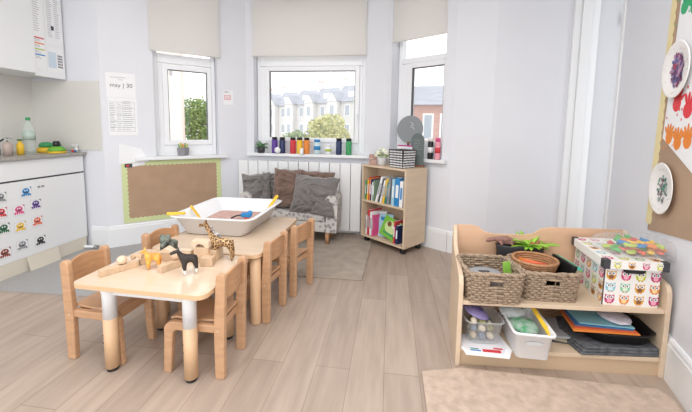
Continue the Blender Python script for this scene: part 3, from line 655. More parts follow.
# ------------------------------------------------------------------ wooden blocks
bl = [  # x, y, z, rz, shape, size, label
 (-1.500, 1.615, 0, 62, 'box', (.11, .035, .035), 'long wooden block nearest the left end of the front table'),
 (-1.455, 1.69, 0, 60, 'box', (.09, .035, .035), 'wooden block continuing behind the leftmost long block'),
 (-1.475, 1.665, .035, 0, 'ball', (.026,)*3, 'pale half-round block resting on the leftmost long block'),
 (-1.445, 1.745, .035, 10, 'arch', (.06, .03, .03), 'small arch block on the second block of the left row'),
 (-1.415, 1.785, 0, 55, 'box', (.08, .04, .04), 'wooden block at the far end of the left row'),
 (-1.435, 1.90, 0, 10, 'box', (.07, .035, .03), 'low wooden block at the back left edge of the front table'),
 (-1.40, 1.84, .0, 40, 'cyl', (.022, .022, .05), 'short wooden cylinder behind the left row of blocks'),
 (-1.325, 1.84, 0, 0, 'box', (.10, .045, .05), 'wooden block behind the orange toy tiger'),
 (-1.32, 1.84, .05, 5, 'roof', (.11, .05, .035), 'triangular roof block on top of the block behind the tiger'),
 (-1.225, 1.72, 0, 68, 'box', (.12, .04, .04), 'long wooden block pointing at the camera beside the toy horse'),
 (-1.215, 1.765, .04, 0, 'ball', (.03,)*3, 'pale round block balanced on the block beside the horse'),
 (-1.24, 1.90, 0, 0, 'box', (.09, .04, .05), 'wooden block in front of the black toy cow'),
 (-1.10, 1.86, 0, 0, 'box', (.10, .06, .05), 'lower left block of the central stacked tower'),
 (-1.105, 1.865, .05, 4, 'box', (.09, .055, .04), 'middle block of the central stacked tower'),
 (-1.11, 1.865, .09, 0, 'arch', (.11, .05, .04), 'top bridge block of the central stacked tower'),
 (-1.045, 1.81, 0, 10, 'box', (.07, .05, .05), 'square block at the right foot of the block tower'),
 (-1.045, 1.885, .0, 0, 'box', (.05, .045, .07), 'upright block between the tower and the giraffe'),
 (-1.16, 1.93, 0, 0, 'box', (.06, .04, .07), 'wooden block behind the left side of the tower'),
]
for i, (x, y, z, a, sh, s, lab) in enumerate(bl):
    m = M_block2 if i % 3 == 2 else M_block; b = MB()
    if sh == 'box': b.box(-s[0]/2, s[0]/2, -s[1]/2, s[1]/2, 0, s[2], m)
    elif sh == 'roof': b.prism([(-s[0]/2, 0), (s[0]/2, 0), (0, s[2])], -s[1]/2, s[1]/2, m, 'y')
    elif sh == 'cyl': b.cyl((0, 0, 0), (0, 0, s[2]), s[0], s[0], m, 20)
    elif sh == 'ball': b.ball((0, 0, s[0]*.92), s[0], m, (1, 1, .95), 3)
    elif sh == 'arch': b.prism([(-s[0]/2, 0), (-s[0]*.25, 0)]+[(-s[0]*.25*cos(t_), s[2]*.55*sin(t_)) for t_ in [radians(v) for v in range(20, 180, 20)]]+[(s[0]*.25, 0), (s[0]/2, 0), (s[0]/2, s[2]), (-s[0]/2, s[2])], -s[1]/2, s[1]/2, m, 'y')
    tag(b.build('wooden_block', loc=(x, y, TZ+z+.0005), rz=radians(a), bev=.002), lab, 'block', "wooden building blocks on the front table")

# ------------------------------------------------------------------ toy animals (one skinned mesh each)
def skinned(name, parent, V, E, m, sub=2, loc=None):
    """V: list of (x,y,z,r)"""
    me = bpy.data.meshes.new(name); me.from_pydata([v[:3] for v in V], E, []); o = bpy.data.objects.new(name, me); COL.objects.link(o)
    o.parent = parent
    sk = o.modifiers.new('skin', 'SKIN'); sk.use_smooth_shade = True
    for i, v in enumerate(V):
        r = v[3]; r = (r, r) if not isinstance(r, tuple) else r
        me.skin_vertices[0].data[i].radius = r; me.skin_vertices[0].data[i].use_root = (i == 0)
    if sub: s = o.modifiers.new('sub', 'SUBSURF'); s.levels = s.render_levels = sub
    me.materials.append(m); return o
def quadruped(name, label, cat, loc, rz, L, bh, br, lh, lr, neck, head, m, tail, ear=.012, horns=False, hoof=None, mane=None, K=1.25):
    L *= K; bh *= K; br *= K; lr *= K; neck = (neck[0]*K, neck[1]*K); head *= K; tail *= K; ear *= K
    """faces +x; L body length, bh body-centre height, br body radius, neck (dx,dz), head length"""
    t = thing(name, label, cat, loc, rz)
    V = [(-L/2, 0, bh, br*.85), (-L*.2, 0, bh, br*.95), (L*.2, 0, bh*1.0, br), (L/2, 0, bh*1.03, br*.9)]; E = [(0, 1), (1, 2), (2, 3)]
    nx, nz = neck
    V += [(L/2+nx*.5, 0, bh*1.05+nz*.5, br*.55), (L/2+nx, 0, bh*1.05+nz, br*.45), (L/2+nx+head*.5, 0, bh*1.05+nz-head*.12, br*.40), (L/2+nx+head, 0, bh*1.05+nz-head*.3, br*.26)]
    E += [(3, 4), (4, 5), (5, 6), (6, 7)]
    for s in (-1, 1):
        k = len(V); V += [(L*.42, s*br*.55, bh*.75, lr*1.5), (L*.44, s*br*.6, bh*.4, lr*1.05), (L*.43, s*br*.6, bh*.08, lr*.85), (L*.46, s*br*.6, lr*.7, lr)]
        E += [(3, k), (k, k+1), (k+1, k+2), (k+2, k+3)]
        k = len(V); V += [(-L*.42, s*br*.55, bh*.75, lr*1.9), (-L*.50, s*br*.6, bh*.42, lr*1.1), (-L*.47, s*br*.6, bh*.08, lr*.85), (-L*.44, s*br*.6, lr*.7, lr)]
        E += [(0, k), (k, k+1), (k+1, k+2), (k+2, k+3)]
    k = len(V); V += [(-L*.5-.004, 0, bh*1.1, lr*.7), (-L*.5-tail*.4, 0, bh*.8, lr*.5), (-L*.5-tail*.3, 0, bh*.45, lr*.6)]; E += [(0, k), (k, k+1), (k+1, k+2)]
    skinned('body', t, V, E, m)
    b = MB(); hx, hz = L/2+nx, bh*1.05+nz
    for s in (-1, 1): b.ball((hx-.002, s*br*.42, hz+br*.42), ear, m, (.45, .6, 1.1), 1)
    b.build('ear', parent=t)
    b = MB()
    for s in (-1, 1): b.ball((hx+head*.42, s*br*.36, hz+.002), br*.09, M_black, n=1)
    b.build('eye', parent=t)
    if horns:
        b = MB()
        for s in (-1, 1): b.cyl((hx, s*br*.18, hz+br*.3), (hx-.004, s*br*.2, hz+br*.9), .0028, .0024, m, 8); b.ball((hx-.004, s*br*.2, hz+br*.9), .0035, M_brown, n=1)
        b.build('horn', parent=t)
    if mane:
        b = MB(); b.prism([(L/2-.01, bh*1.05+br*.5), (L/2+nx*.5-br*.5, bh*1.05+nz*.5+br*.2), (hx-br*.35, hz+br*.5), (hx+br*.1, hz+br*.5), (hx, hz), (L/2+nx*.5, bh*1.05+nz*.5)], -.003, .003, mane, 'y'); b.build('mane', parent=t, bev=.001)
    return t
M_gir = mat('giraffe_coat', '#cfa36a', .5, col2='#5c3820', scale=(62, 62, 62), kind='spots')
M_gir.node_tree.nodes['Color Ramp'].color_ramp.elements[0].color = srgb('#d6b27c')
quadruped('toy_giraffe', 'toy giraffe with brown patches standing on the front table', 'toy', (-.99, 1.90, TZ), radians(188), .085, .088, .022, .09, .0065, (.045, .085), .034, M_gir, .012, ear=.008, horns=True, mane=M_brown)
def banded(name, base, foot, h):
    m = mat(name, base, .5); nt = m.node_tree; b = nt.nodes['Principled BSDF']; tc = nt.nodes.new('ShaderNodeTexCoord'); sp = nt.nodes.new('ShaderNodeSeparateXYZ'); nt.links.new(tc.outputs['Object'], sp.inputs[0])
    rp = nt.nodes.new('ShaderNodeValToRGB'); rp.color_ramp.interpolation = 'CONSTANT'; rp.color_ramp.elements[0].color = srgb(foot); rp.color_ramp.elements[1].color = srgb(base); rp.color_ramp.elements[1].position = h
    nt.links.new(sp.outputs[2], rp.inputs[0]); nt.links.new(rp.outputs[0], b.inputs['Base Color']); return m
M_horse = banded('horse_coat', '#332b28', '#e9e6e2', .03)
quadruped('toy_horse', 'black toy horse with white feet standing on the front table', 'toy', (-1.08, 1.685, TZ), radians(222), .046, .062, .019, .06, .0062, (.018, .035), .028, M_horse, .012, ear=.007, mane=mat('white_mane', '#ded9d4', .6), K=1.4)
M_tiger = mat('tiger_coat', '#e88b3a', .5, col2='#eccb62', scale=(18, 18, 18))
quadruped('toy_tiger', 'orange and yellow toy lion standing beside the left blocks', 'toy', (-1.325, 1.72, TZ), radians(215), .045, .056, .017, .05, .0085, (.010, .026), .02, M_tiger, .02, ear=.008)
M_cow = mat('cow_coat', '#4a4f4a', .6, col2='#8b968a', scale=(22, 22, 22))
quadruped('toy_elephant', 'dark grey toy elephant at the back of the front table', 'toy', (-1.375, 1.93, TZ), radians(-75), .05, .042, .024, .05, .010, (.010, .018), .03, M_cow, .012, ear=.024, K=1.55)
M_zeb = mat('zebra_coat', '#d8d6d2', .6, col2='#5a5a5c', scale=(60, 10, 10))
quadruped('toy_zebra', 'small grey and white toy zebra behind the block tower', 'toy', (-1.07, 1.955, TZ+.095), radians(150), .05, .034, .013, .04, .005, (.018, .018), .02, M_zeb, .01, ear=.006)
b = MB(); b.box(-.045, .045, -.02, .02, 0, .094, M_block2); tag(b.build('wooden_block', loc=(-1.07, 1.957, TZ+.0005), rz=radians(-30), bev=.002), 'upright pale block under the small toy zebra', 'block', "wooden building blocks on the front table")

# ------------------------------------------------------------------ little sofa
M_flor = mat('grey_floral', '#969494', .9, col2='#cbc8c5', scale=(22, 22, 22), kind='voronoi')
t = thing('childrens_sofa', 'small grey floral sofa with wooden feet in front of the radiator', 'sofa', (-1.11, 3.73, 0))
b = MB(); b.box(-.43, .43, -.14, .20, .15, .27, M_flor, bev=.02); b.build('seat_base', parent=t)
b = MB(); b.box(-.42, .42, -.15, .12, .272, .37, M_flor, bev=.03); b.build('seat_cushion', parent=t)
b = MB(); b.box(-.43, .43, .12, .22, .27, .62, M_flor, bev=.03); b.build('backrest', parent=t)
for s in (-1, 1):
    b = MB(); b.prism([(s*.43, .15), (s*.55, .15), (s*.56, .50)]+[(s*(.49+.07*cos(a)), .50+.07*sin(a)) for a in [radians(v) for v in range(0, 181, 20)]]+[(s*.43, .50)], -.15, .2, M_flor, 'y'); b.build('armrest', parent=t, bev=.012)
    for y in (-.10, .15): b = MB(); b.cyl((s*.44, y, .012), (s*.44, y, .152), .02, .028, M_beechd, 14); b.build('leg', parent=t)
def cushion(x, y, z, w, h, th, rx, ry, rz, m, lab, seed):
    b = MB(Matrix.Translation((0, 0, h/2)) ); n = 44; rr = random.Random(seed); off = Vector((seed*3.1, 0, 0))
    def P(i, j, s):
        u, v = i/n*2-1, j/n*2-1; e = max(0, (1-u**4)*(1-v**4)); pin = 1-.07*(1-abs(u*v))
        px, pz = u*w/2*(1-.08*(1-v*v)*abs(u)), v*h/2*(1-.08*(1-u*u)*abs(v))
        w_ = noise.noise(Vector((u*.9, v*.9, 1))*1.3+off)
        q1 = u*1.1+v*.9+1.1*w_; q2 = v*1.5-u*.9-1.3*w_
        f = (1-abs(noise.noise(Vector((q1*2.6, q2*.7, 0))+off))*2.2); f2 = (1-abs(noise.noise(Vector((q1*1.1, q2*3.4, 4))+off))*2.4)
        sag = -.03*(1-v)*0+.02*noise.noise(Vector((u*2, v*2, 7))+off)
        return (px, s*(e**.5*th/2)+(.026*f+.018*f2-.012)*min(1, e*2)*(-1 if s < 0 else 1)*(1 if s < 0 else .3), pz+sag)
    for s in (-1, 1):
        rows = [[P(i, j, s) for i in range(n+1)] for j in range(n+1)]
        b.loop(rows, m, closed=False)
    bmesh.ops.remove_doubles(b.bm, verts=b.bm.verts, dist=.001)
    o = b.build('cushion'); o.location = (x, y, z); o.rotation_euler = (rx, ry, rz); tag(o, lab, 'cushion', 'cushions on the small sofa'); return o
M_cg = mat('grey_velvet', '#75716f', .75, var=.12, scale=(9, 9, 9)); M_cg.node_tree.nodes['Principled BSDF'].inputs['Sheen Weight'].default_value = .5
M_cb = mat('brown_velvet', '#745c50', .75, var=.12, scale=(9, 9, 9)); M_cb.node_tree.nodes['Principled BSDF'].inputs['Sheen Weight'].default_value = .5
cushion(-1.33, 3.79, .39, .32, .38, .07, radians(-5), 0, 0, M_cg, 'grey crumpled cushion standing behind the leftmost one', 8)
cushion(-1.49, 3.66, .378, .34, .40, .09, radians(-12), radians(-6), radians(5), M_cg, 'leftmost grey crumpled cushion on the small sofa', 3)
cushion(-.86, 3.79, .39, .44, .42, .07, radians(-5), radians(3), 0, M_cb, 'brown cushion standing behind the right grey cushion', 5)
cushion(-1.17, 3.68, .378, .34, .46, .09, radians(-12), radians(2), 0, M_cb, 'brown velvet cushion in the middle of the sofa', 9)
cushion(-.84, 3.57, .34, .52, .45, .10, radians(-20), radians(4), radians(-3), M_cg, 'large grey crumpled cushion at the right of the sofa', 12)

# ------------------------------------------------------------------ bookcase
BA = Vector((-.31, 3.83, 0)); BB = Vector((.165, 3.425, 0)); bw = (BB-BA).length; bdp = .36; th_ = atan2(BB.y-BA.y, BB.x-BA.x)
bk = thing('bookcase', 'small birch bookcase on castors in the corner by the radiator', 'bookcase', BA, th_)
bt_, bb_ = .895, .07; t_ = .02
b = MB(); b.box(0, t_, 0, bdp, bb_, bt_-t_, M_birch); b.build('side_panel', parent=bk)
b = MB(); b.box(bw-t_, bw, 0, bdp, bb_, bt_-t_, M_birch); b.build('side_panel', parent=bk)
b = MB(); b.box(-.004, bw+.004, -.004, bdp, bt_-t_, bt_, M_birch, bev=.003); b.build('top', parent=bk)
b = MB(); b.box(t_, bw-t_, 0, bdp, bb_, bb_+t_, M_birch); b.build('bottom_shelf', parent=bk)
b = MB(); b.box(t_, bw-t_, .002, bdp, .475, .475+t_, M_birch); b.build('middle_shelf', parent=bk)
b = MB(); b.box(t_, bw-t_, .24, .25, bb_+t_, bt_-t_, M_birch); b.build('back_panel', parent=bk)
for x in (.05, bw-.05):
    for y in (.05, bdp-.05):
        b = MB(); b.cyl((x-.02, y, .028), (x+.02, y, .028), .028, .028, M_black, 18); b.box(x-.014, x+.014, y-.014, y+.014, .05, .07, M_dark); b.build('castor', parent=bk)
MBk = Matrix.Translation(BA) @ Matrix.Rotation(th_, 4, 'Z')
def book(x, z, w, h, d, m, lean, lab, spine=None, yo=.02):
    o = thing('book', lab, 'book', MBk @ Vector((x, yo, z)), 0, 'books in the birch bookcase'); o.rotation_euler = (MBk.to_3x3() @ Matrix.Rotation(lean, 3, 'Y')).to_euler()
    b = MB(); b.box(0, .002, 0, d, 0, h, m); b.box(w-.002, w, 0, d, 0, h, m); b.box(.002, w-.002, 0, .003, 0, h, m); b.build('cover', parent=o)
    b = MB(); b.box(.002, w-.002, .003, d-.004, .003, h-.003, M_paper); b.build('pages', parent=o)
    if spine: b = MB(); b.rect(w*.2, w*.8, h*.3, h*.75, spine, .0008); b.build('spine_print', parent=o)
bks = [(.03, .014, .22, M_green, 'dark green'), (.046, .01, .19, M_ink, 'thin black'), (.058, .02, .235, M_yellow, 'yellow'), (.08, .01, .26, M_red, 'thin red'), (.092, .016, .25, M_orange, 'orange'),
       (.11, .02, .24, M_navy, 'navy'), (.132, .012, .21, M_paper, 'thin white'), (.147, .018, .23, mat('sagebk', '#88a08a', .6), 'sage green')]
for x, w, h, m, nm in bks: book(x, .4955, w, h, .18, m, radians(3), '%s picture book standing at the left of the upper bookcase shelf' % nm, M_paper if w > .012 else None)
x = .19
for w, h, m, nm, ln_ in [(.028, .30, M_paper, 'tall white', 16), (.014, .27, M_ink, 'dark grey', 15), (.022, .26, M_paper, 'medium white', 14), (.026, .28, M_yellow, 'wide yellow', 12), (.018, .24, M_teal, 'teal', 9), (.03, .29, M_grey, 'pale grey', 5)]:
    book(x, .4955, w, h, .19, m, radians(ln_), '%s picture book leaning in the middle of the upper bookcase shelf' % nm, M_inkl); x += w+.012
for w, h, m, nm in [(.035, .28, M_ltblue, 'light blue'), (.06, .30, M_blue, 'thick bright blue'), (.04, .27, M_paper, 'glossy white')]:
    book(x+.02, .4955, w, h, .20, m, radians(2), '%s book at the right of the upper bookcase shelf' % nm, M_paper if m is not M_paper else M_blue); x += w+.006
x = .05
for w, h, m, nm, ln_ in [(.02, .22, M_paper, 'thin white', -4), (.03, .29, M_red, 'red', -6), (.03, .27, M_paper, 'white', -10), (.02, .24, M_pink, 'pink', -12)]:
    book(x, .0905+w*sin(radians(-ln_))*0+.004, w, h, .2, m, radians(-ln_)*0+radians(2), '%s book at the left of the lower bookcase shelf' % nm, M_inkl); x += w+.006
for xx, w, h, m, nm in [(.46, .02, .24, M_red, 'thin red'), (.49, .03, .2, M_navy, 'short navy')]: book(xx, .0905, w, h, .2, m, radians(2), '%s book at the right end of the lower bookcase shelf' % nm, M_paper)
def flatbook(x, z, y, w, h, m, rot, lean, lab, deco):
    o = thing('picture_book', lab, 'book', MBk @ Vector((x, y, z))); o.rotation_euler = (MBk.to_3x3() @ Matrix.Rotation(-lean, 3, 'X') @ Matrix.Rotation(rot, 3, 'Y')).to_euler()
    b = MB(); b.box(-w/2, w/2, 0, .012, 0, h, M_paper); b.build('pages', parent=o)
    b = MB(); b.box(-w/2-.002, w/2+.002, -.002, 0, -.001, h+.002, m); deco(b); b.build('cover', parent=o)
flatbook(.345, .115, .055, .24, .22, mat('grass_cover', '#7cc142', .4), radians(14), radians(14), 'bright green picture book with a round face cover on the lower shelf', lambda b: (b.disc((0, .12), .085, .07, mat('pale_green_face', '#cfe3a0', .5), .0026, 18), b.disc((-.03, .15), .03, .03, M_brown, .003), b.disc((.04, .14), .025, .02, M_paper, .003), b.rect(-.08, .09, .03, .055, M_green, .003)))
flatbook(.30, .105, .085, .20, .25, M_ltblue, radians(-8), radians(10), 'pale blue picture book behind the green one on the lower shelf', lambda b: b.rect(-.07, .07, .18, .22, M_blue, .003))
flatbook(.22, .10, .11, .2, .26, M_paper, radians(-14), radians(8), 'white picture book leaning at the back of the lower shelf', lambda b: b.disc((0, .15), .05, .06, M_coral, .003))
# things on the bookcase
def onbk(x, y, z=.896): return MBk @ Vector((x, y, z))
t = thing('photo_frame', 'small pinkish photo frame at the left of the bookcase top', 'frame', onbk(.09, .08)); t.rotation_euler.z = th_+radians(30)
b = MB(); b.box(-.045, .045, 0, .012, 0, .115, mat('rose_wood', '#b58c84', .5), bev=.003); b.build('frame', parent=t)
b = MB(); b.rect(-.033, .033, .015, .10, mat('photo_print', '#cdb9ac', .4, col2='#8d5a50', scale=(40, 40, 40)), .0008); b.build('photo', parent=t)
b = MB(); b.prism([(.012, .0), (.05, 0), (.012, .07)], -.008, .008, mat('rose_wood'), 'x'); b.build('stand', parent=t)
t = thing('flower_pot', 'white pot of cream flowers on the bookcase', 'flower pot', onbk(.21, .10))
b = MB(); b.lathe([(.001, 0), (.046, 0), (.056, .085), (.057, .09), (.050, .09), (.047, .07), (.001, .07)], mat('pot_white', '#dfe2e4', .4), 24); b.build('pot', parent=t)
b = MB(); rr = random.Random(4)
for i in range(22):
    a = rr.uniform(0, 2*pi); q = .075*sqrt(rr.random()); b.ball((q*cos(a), q*sin(a), .115+.06*(1-(q/.075)**2)+rr.uniform(-.01, .01)), .021, mat('cream_petal', '#ecefdc', .7, var=.08, scale=(60, 60, 60)), n=1)
b.build('blossom', parent=t)
b = MB()
for i in range(24):
    a = rr.uniform(0, 2*pi); q = rr.uniform(.05, .085); b.ball((q*cos(a), q*sin(a), .10+rr.uniform(0, .05)), .016, mat('fresh_leaf', '#a8bd6a', .6), (1, 1, .4), 1)
b.build('leaves', parent=t)
t = thing('patterned_box', 'black and white dotted storage box on the bookcase top', 'box', onbk(.465, .13)); t.rotation_euler.z = th_-radians(4)
b = MB(); w = .10
K_ = 1.38
b.frustum(0, 0, 0, .125*K_*1.1, .165*K_*.80, .165*K_*.80, .185*K_*.80, .185*K_*.80, M_black)
for f in range(4):
    T = Matrix.Rotation(f*pi/2, 4, 'Z') @ Matrix.Translation((0, -.0825*K_*.80, 0)) @ Matrix.Rotation(math.atan(.01*.9/.1375), 4, 'X')
    for i in range(9):
        for j in range(7): b.disc((-.080+i*.020, .014+j*.0262), .0088, .0088, M_paper, .0009, 8, T, rot=.3*((i*7+j) % 3-1))
b.build('box_body', parent=t)
t = thing('folder', 'white folder with a magenta edge standing behind the dotted box', 'folder', onbk(.40, .25)); t.rotation_euler.z = th_
b = MB(); b.box(-.10, .09, 0, .018, 0, .215, M_paper); b.build('folder_body', parent=t)
b = MB(); b.box(-.10, .09, -.001, .019, .215, .228, mat('magenta', '#c4318b', .5)); b.build('folder_edge', parent=t)
t = thing('arched_sign', 'tall dark green arched chalk sign on a wooden base', 'sign', onbk(.53, .30)); t.rotation_euler.z = th_+radians(25)
b = MB(); b.prism([(-.07, .02), (.07, .02)]+[(.07*cos(a), .29+.07*sin(a)) for a in [radians(v) for v in range(0, 181, 15)]], 0, .012, mat('slate_green', '#5e6b68', .6), 'y'); b.build('sign_panel', parent=t)
b = MB(); b.box(-.075, .075, -.03, .04, 0, .02, M_brown, bev=.003); b.build('base', parent=t)
b = MB(); scrib(b, -.04, .04, .12, .3, 9, .0008, M_grey); b.build('chalk_marks', parent=t)
MRb = frame(P3, P4)
dc = MRb @ Vector((.31, .01, .0)); t = thing('round_plaque', 'round grey disc with a pale scribble leaning in the right window', 'plaque', (dc.x, dc.y, .982)); t.rotation_euler.z = atan2(P4[1]-P3[1], P4[0]-P3[0])+radians(8)
b = MB(Matrix.Rotation(radians(-6), 4, 'X')); b.cyl((0, 0, .318), (0, .012, .318), .158, .158, mat('disc_grey', '#8b8f92', .6), 48); b.build('disc', parent=t)
b = MB(); b.box(-.05, .05, -.03, .03, .001, .012, M_brown); b.box(-.012, .012, -.006, .006, .012, .17, M_brown); b.build('stand', parent=t)
b = MB(Matrix.Translation((0, .017, .16)) @ Matrix.Rotation(radians(-6), 4, 'X')); b.tube([(-.01, -.002, .24), (.03, -.002, .23), (.02, -.002, .20), (.0, -.002, .185), (.045, -.002, .17), (.06, -.002, .15)], .0025, M_paper, 5); b.tube([(.03, -.002, .225), (.045, -.002, .18)], .002, M_paper, 5); b.build('scribble', parent=t)
def flask(name, label, loc, r, h, m, cap, group='coloured flasks on the central window sill', caph=.03, band=None):
    t = thing(name, label, 'flask', loc, 0, group)
    b = MB(); b.lathe([(.001, 0), (r*.95, 0), (r, .006), (r, h-caph-.012), (r*.85, h-caph), (.001, h-caph)], m, 22); b.build('flask_body', parent=t)
    if cap: b = MB(); b.lathe([(.001, h-caph), (r*.9, h-caph), (r*.9, h-.003), (r*.84, h), (.001, h)], cap, 22); b.build('cap', parent=t)
    if band: b = MB(); b.lathe([(r, h*.3), (r+.0008, h*.3), (r+.0008, h*.55), (r, h*.55)], band, 22); b.build('label', parent=t)
sy = 4.085; sz = .976
fl = [(-1.43, M_purple, 'purple flask with black cap beside the sill plant'), (-1.33, M_navy, 'navy flask with black cap, right of the purple one'), (-1.195, M_red, 'red flask with black cap on the central window sill'),
      (-1.11, M_yellow, 'yellow flask with black cap, left of the orange one'), (-1.02, M_orange, 'orange flask with black cap, right of the yellow one'),
      (-.62, M_navy, 'navy flask with black cap, left of the green one'), (-.50, M_green, 'green flask with black cap at the right end of the sill')]
for x, m, lab in fl: flask('flask', lab, (x, sy, sz), .036, .20, m, M_black)
flask('flask', 'clear and blue flask in the middle of the sill', (-.89, sy, sz), .042, .18, mat('ice_blue', '#c6dde6', .3), M_blue, band=M_blue)
flask('jar', 'small white jar with green label between the clear flask and navy flask', (-.75, sy, sz), .038, .12, M_paper, M_upvc, band=M_lime, caph=.02)
b = MB(); b.ball((0, 0, .04), .04, M_paper, (1, .6, 1)); tag(b.build('white_ornament', loc=(-1.375, 4.03, sz)), 'white round ornament in front of the purple and navy flasks', 'ornament')
b = MB(); b.box(-.02, .02, -.015, .015, 0, .07, M_paper, bev=.006); tag(b.build('white_ornament', loc=(-1.07, 4.03, sz)), 'small white block ornament in front of the yellow and orange flasks', 'ornament')
# plants on sills
def leafblade(b, base, ang, L, w, m, up=.6, droop=.5, n=6, T=None):
    rings = []; d = Vector((cos(ang), sin(ang), 0)); s = Vector((-sin(ang), cos(ang), 0)); p0 = Vector(base)
    for i in range(n+1):
        t = i/n; p = p0+d*L*t+Vector((0, 0, L*(up*t-droop*t*t))); ww = w*(sin(pi*min(1, t*.9+.1)))**.7 if t < 1 else .0004
        rings.append([p-s*ww, p+Vector((0, 0, -.002-w*.3)), p+s*ww, p+Vector((0, 0, .001))])
    b.loop(rings, m, T)
t = thing('potted_plant', 'small leafy plant in a black pot at the left of the central sill', 'plant', (-1.60, 4.07, sz))
b = MB(); b.lathe([(.001, 0), (.042, 0), (.052, .08), (.046, .08), (.04, .07), (.001, .07)], M_dark, 22); b.build('pot', parent=t)
b = MB(); rr = random.Random(2)
for i in range(26): leafblade(b, (0, 0, .07), rr.uniform(0, 6.28), rr.uniform(.05, .105), .016, mat('sill_leaf', '#5d8a5a', .6), rr.uniform(.3, 1.3), .5)
b.build('leaves', parent=t)
p = ML @ Vector((.745, .02, .956)); t = thing('pencil_pot', 'grey pot of yellow and green pencils on the left window sill', 'pot', p)
b = MB(); b.frustum(0, 0, 0, .09, .085, .085, .095, .095, mat('pot_grey', '#8f8e92', .7)); b.build('pot', parent=t, bev=.003)
for i in range(12):
    a = i*.52; q = .022+.01*(i % 2); b = MB(); b.cyl((q*cos(a), q*sin(a), .06), (q*1.5*cos(a), q*1.5*sin(a), .12+.012*(i % 3)), .006, .006, [M_yellow, M_lime, M_orange, M_green][i % 4], 8); b.build('pencil', parent=t)
# small bottles on the right sill
for s, m, nm in ((.60, M_black, 'black'), (.685, mat('pink_flask', '#e79aa8', .5), 'pink')):
    q = MRb @ Vector((s, .0, .981)); b_ = flask('flask', '%s patterned flask on the right window sill' % nm, q, .03, .23, m, M_paper if nm == 'black' else M_pink, 'flasks on the right window sill', caph=.04, band=M_paper if nm == 'black' else M_red)

# ------------------------------------------------------------------ low shelf unit
U0 = Vector((.388, 1.825, 0)); urz = radians(3.6); UW = 1.09; UD = .45
SH = Matrix(((1, .15, 0, 0), (0, 1, 0, 0), (0, 0, 1, 0), (0, 0, 0, 1)))
MU = Matrix.Translation(U0) @ Matrix.Rotation(urz, 4, 'Z') @ SH
u = thing('low_shelf_unit', 'low birch shelf unit with curved sides holding baskets and a box', 'shelf unit', U0, urz)
side = [(0, 0), (.0, .44)]+[(.035-.035*cos(radians(a)), .44+.07*sin(radians(a))) for a in (30, 60, 85)]+[(.12, .525), (.28, .545), (.37, .58), (.41, .66), (UD-.015, .675), (UD, .675), (UD, 0)]
for x in (0, UW-.026):
    b = MB(SH); b.prism(side, x, x+.026, M_birch, 'x'); b.build('side_panel', parent=u, bev=.004)
TS = .375
b = MB(SH); b.box(.026, UW-.026, .008, UD-.02, TS-.022, TS, M_birch); b.build('top_shelf', parent=u, bev=.002)
b = MB(SH); b.box(.026, UW-.026, .008, UD-.02, .085, .107, M_birch); b.build('bottom_shelf', parent=u, bev=.002)
b = MB(SH); b.box(.026, UW-.026, .02, .036, .0, .085, M_birch2); b.build('kickboard', parent=u)
bp = [(.026, .03), (UW-.026, .03), (UW-.026, .68), (.62, .68), (.56, .67), (.51, .635), (.45, .625), (.27, .625), (.21, .635), (.16, .67), (.12, .68), (.026, .68)]
b = MB(SH); b.prism(bp, UD-.018, UD-.004, M_peach, 'y'); b.build('back_panel', parent=u)

M_wick = mat('wicker', '#a48f7a', .8, var=.3, scale=(60, 60, 60)); M_wickd = mat('wicker_dark', '#7d6855', .85, var=.2, scale=(40, 40, 40))
def basket(label, loc, rz, w0, d0, w1, d1, h):
    t = thing('wicker_basket', label, 'basket', loc, rz, 'grey-brown wicker baskets on the shelf unit')
    def P(th, a, off):
        w = w0+(w1-w0)*a; d = d0+(d1-d0)*a; e = .22
        c, s = cos(th), sin(th); x = (abs(c)**e)*(1 if c >= 0 else -1)*w/2; y = (abs(s)**e)*(1 if s >= 0 else -1)*d/2
        l = hypot(x, y); return Vector((x*(1+off/l), y*(1+off/l), a*h))
    # equal-length parametrisation
    raw = [P(2*pi*i/400, .5, 0) for i in range(400)]; cum = [0]
    for i in range(400): cum.append(cum[-1]+(raw[(i+1) % 400]-raw[i]).length)
    N = 112; par = []; j = 0
    for i in range(N):
        tgt = cum[-1]*i/N
        while cum[j+1] < tgt: j += 1
        par.append(2*pi*(j+(tgt-cum[j])/(cum[j+1]-cum[j]))/400)
    b = MB(); rows = 11
    for r_ in range(rows):
        a = (r_+.5)/rows*.93; pts = []; hole = r_ in (7, 8); runs = []
        for i in range(N):
            p = P(par[i], a, .0045*(1 if ((i//2+r_) % 2) else -1)); p.z += .0015*noise.noise(Vector((i*.3, r_, 1)))
            pts.append(p)
        if hole:
            keep = [not (p.y < 0 and abs(p.x) < .036 and p.y < -d0*.4) for p in pts]; k0 = keep.index(False)
            seq = [(k0+i) % N for i in range(N)]; cur = []
            for i in seq:
                if keep[i]: cur.append(pts[i])
                elif cur: b.tube(cur, h/rows*.5, M_wick, 6); cur = []
            if cur: b.tube(cur, h/rows*.5, M_wick, 6)
        else: b.tube(pts, h/rows*.5, M_wick, 6, closed=True)
    b.build('woven_body', parent=t)
    b = MB()
    for i in range(0, N, 4):
        q = P(par[i], 0, 0)
        b.tube([P(par[i], 0, 0), P(par[i], .5, .0), P(par[i], .97, 0)], .0035, M_wickd, 5)
    b.build('stake', parent=t); o = kids(t)[-1]; o['kind'] = 'stuff'
    b = MB()
    for ph in (0, pi):
        pts = []
        for i in range(N):
            p = P(par[i], 1, .006*sin(i*.8+ph)); p.z += .006*cos(i*.8+ph); pts.append(p)
        b.tube(pts, .008, M_wick, 7, closed=True)
    b.build('braided_rim', parent=t)
    b = MB(); b.prism(rrect(-w0/2+.01, w0/2-.01, -d0/2+.01, d0/2-.01, .03), .003, .01, M_wickd, 'z'); b.build('base', parent=t)
    return t
def onU(x, y, z): return MU @ Vector((x, y, z))
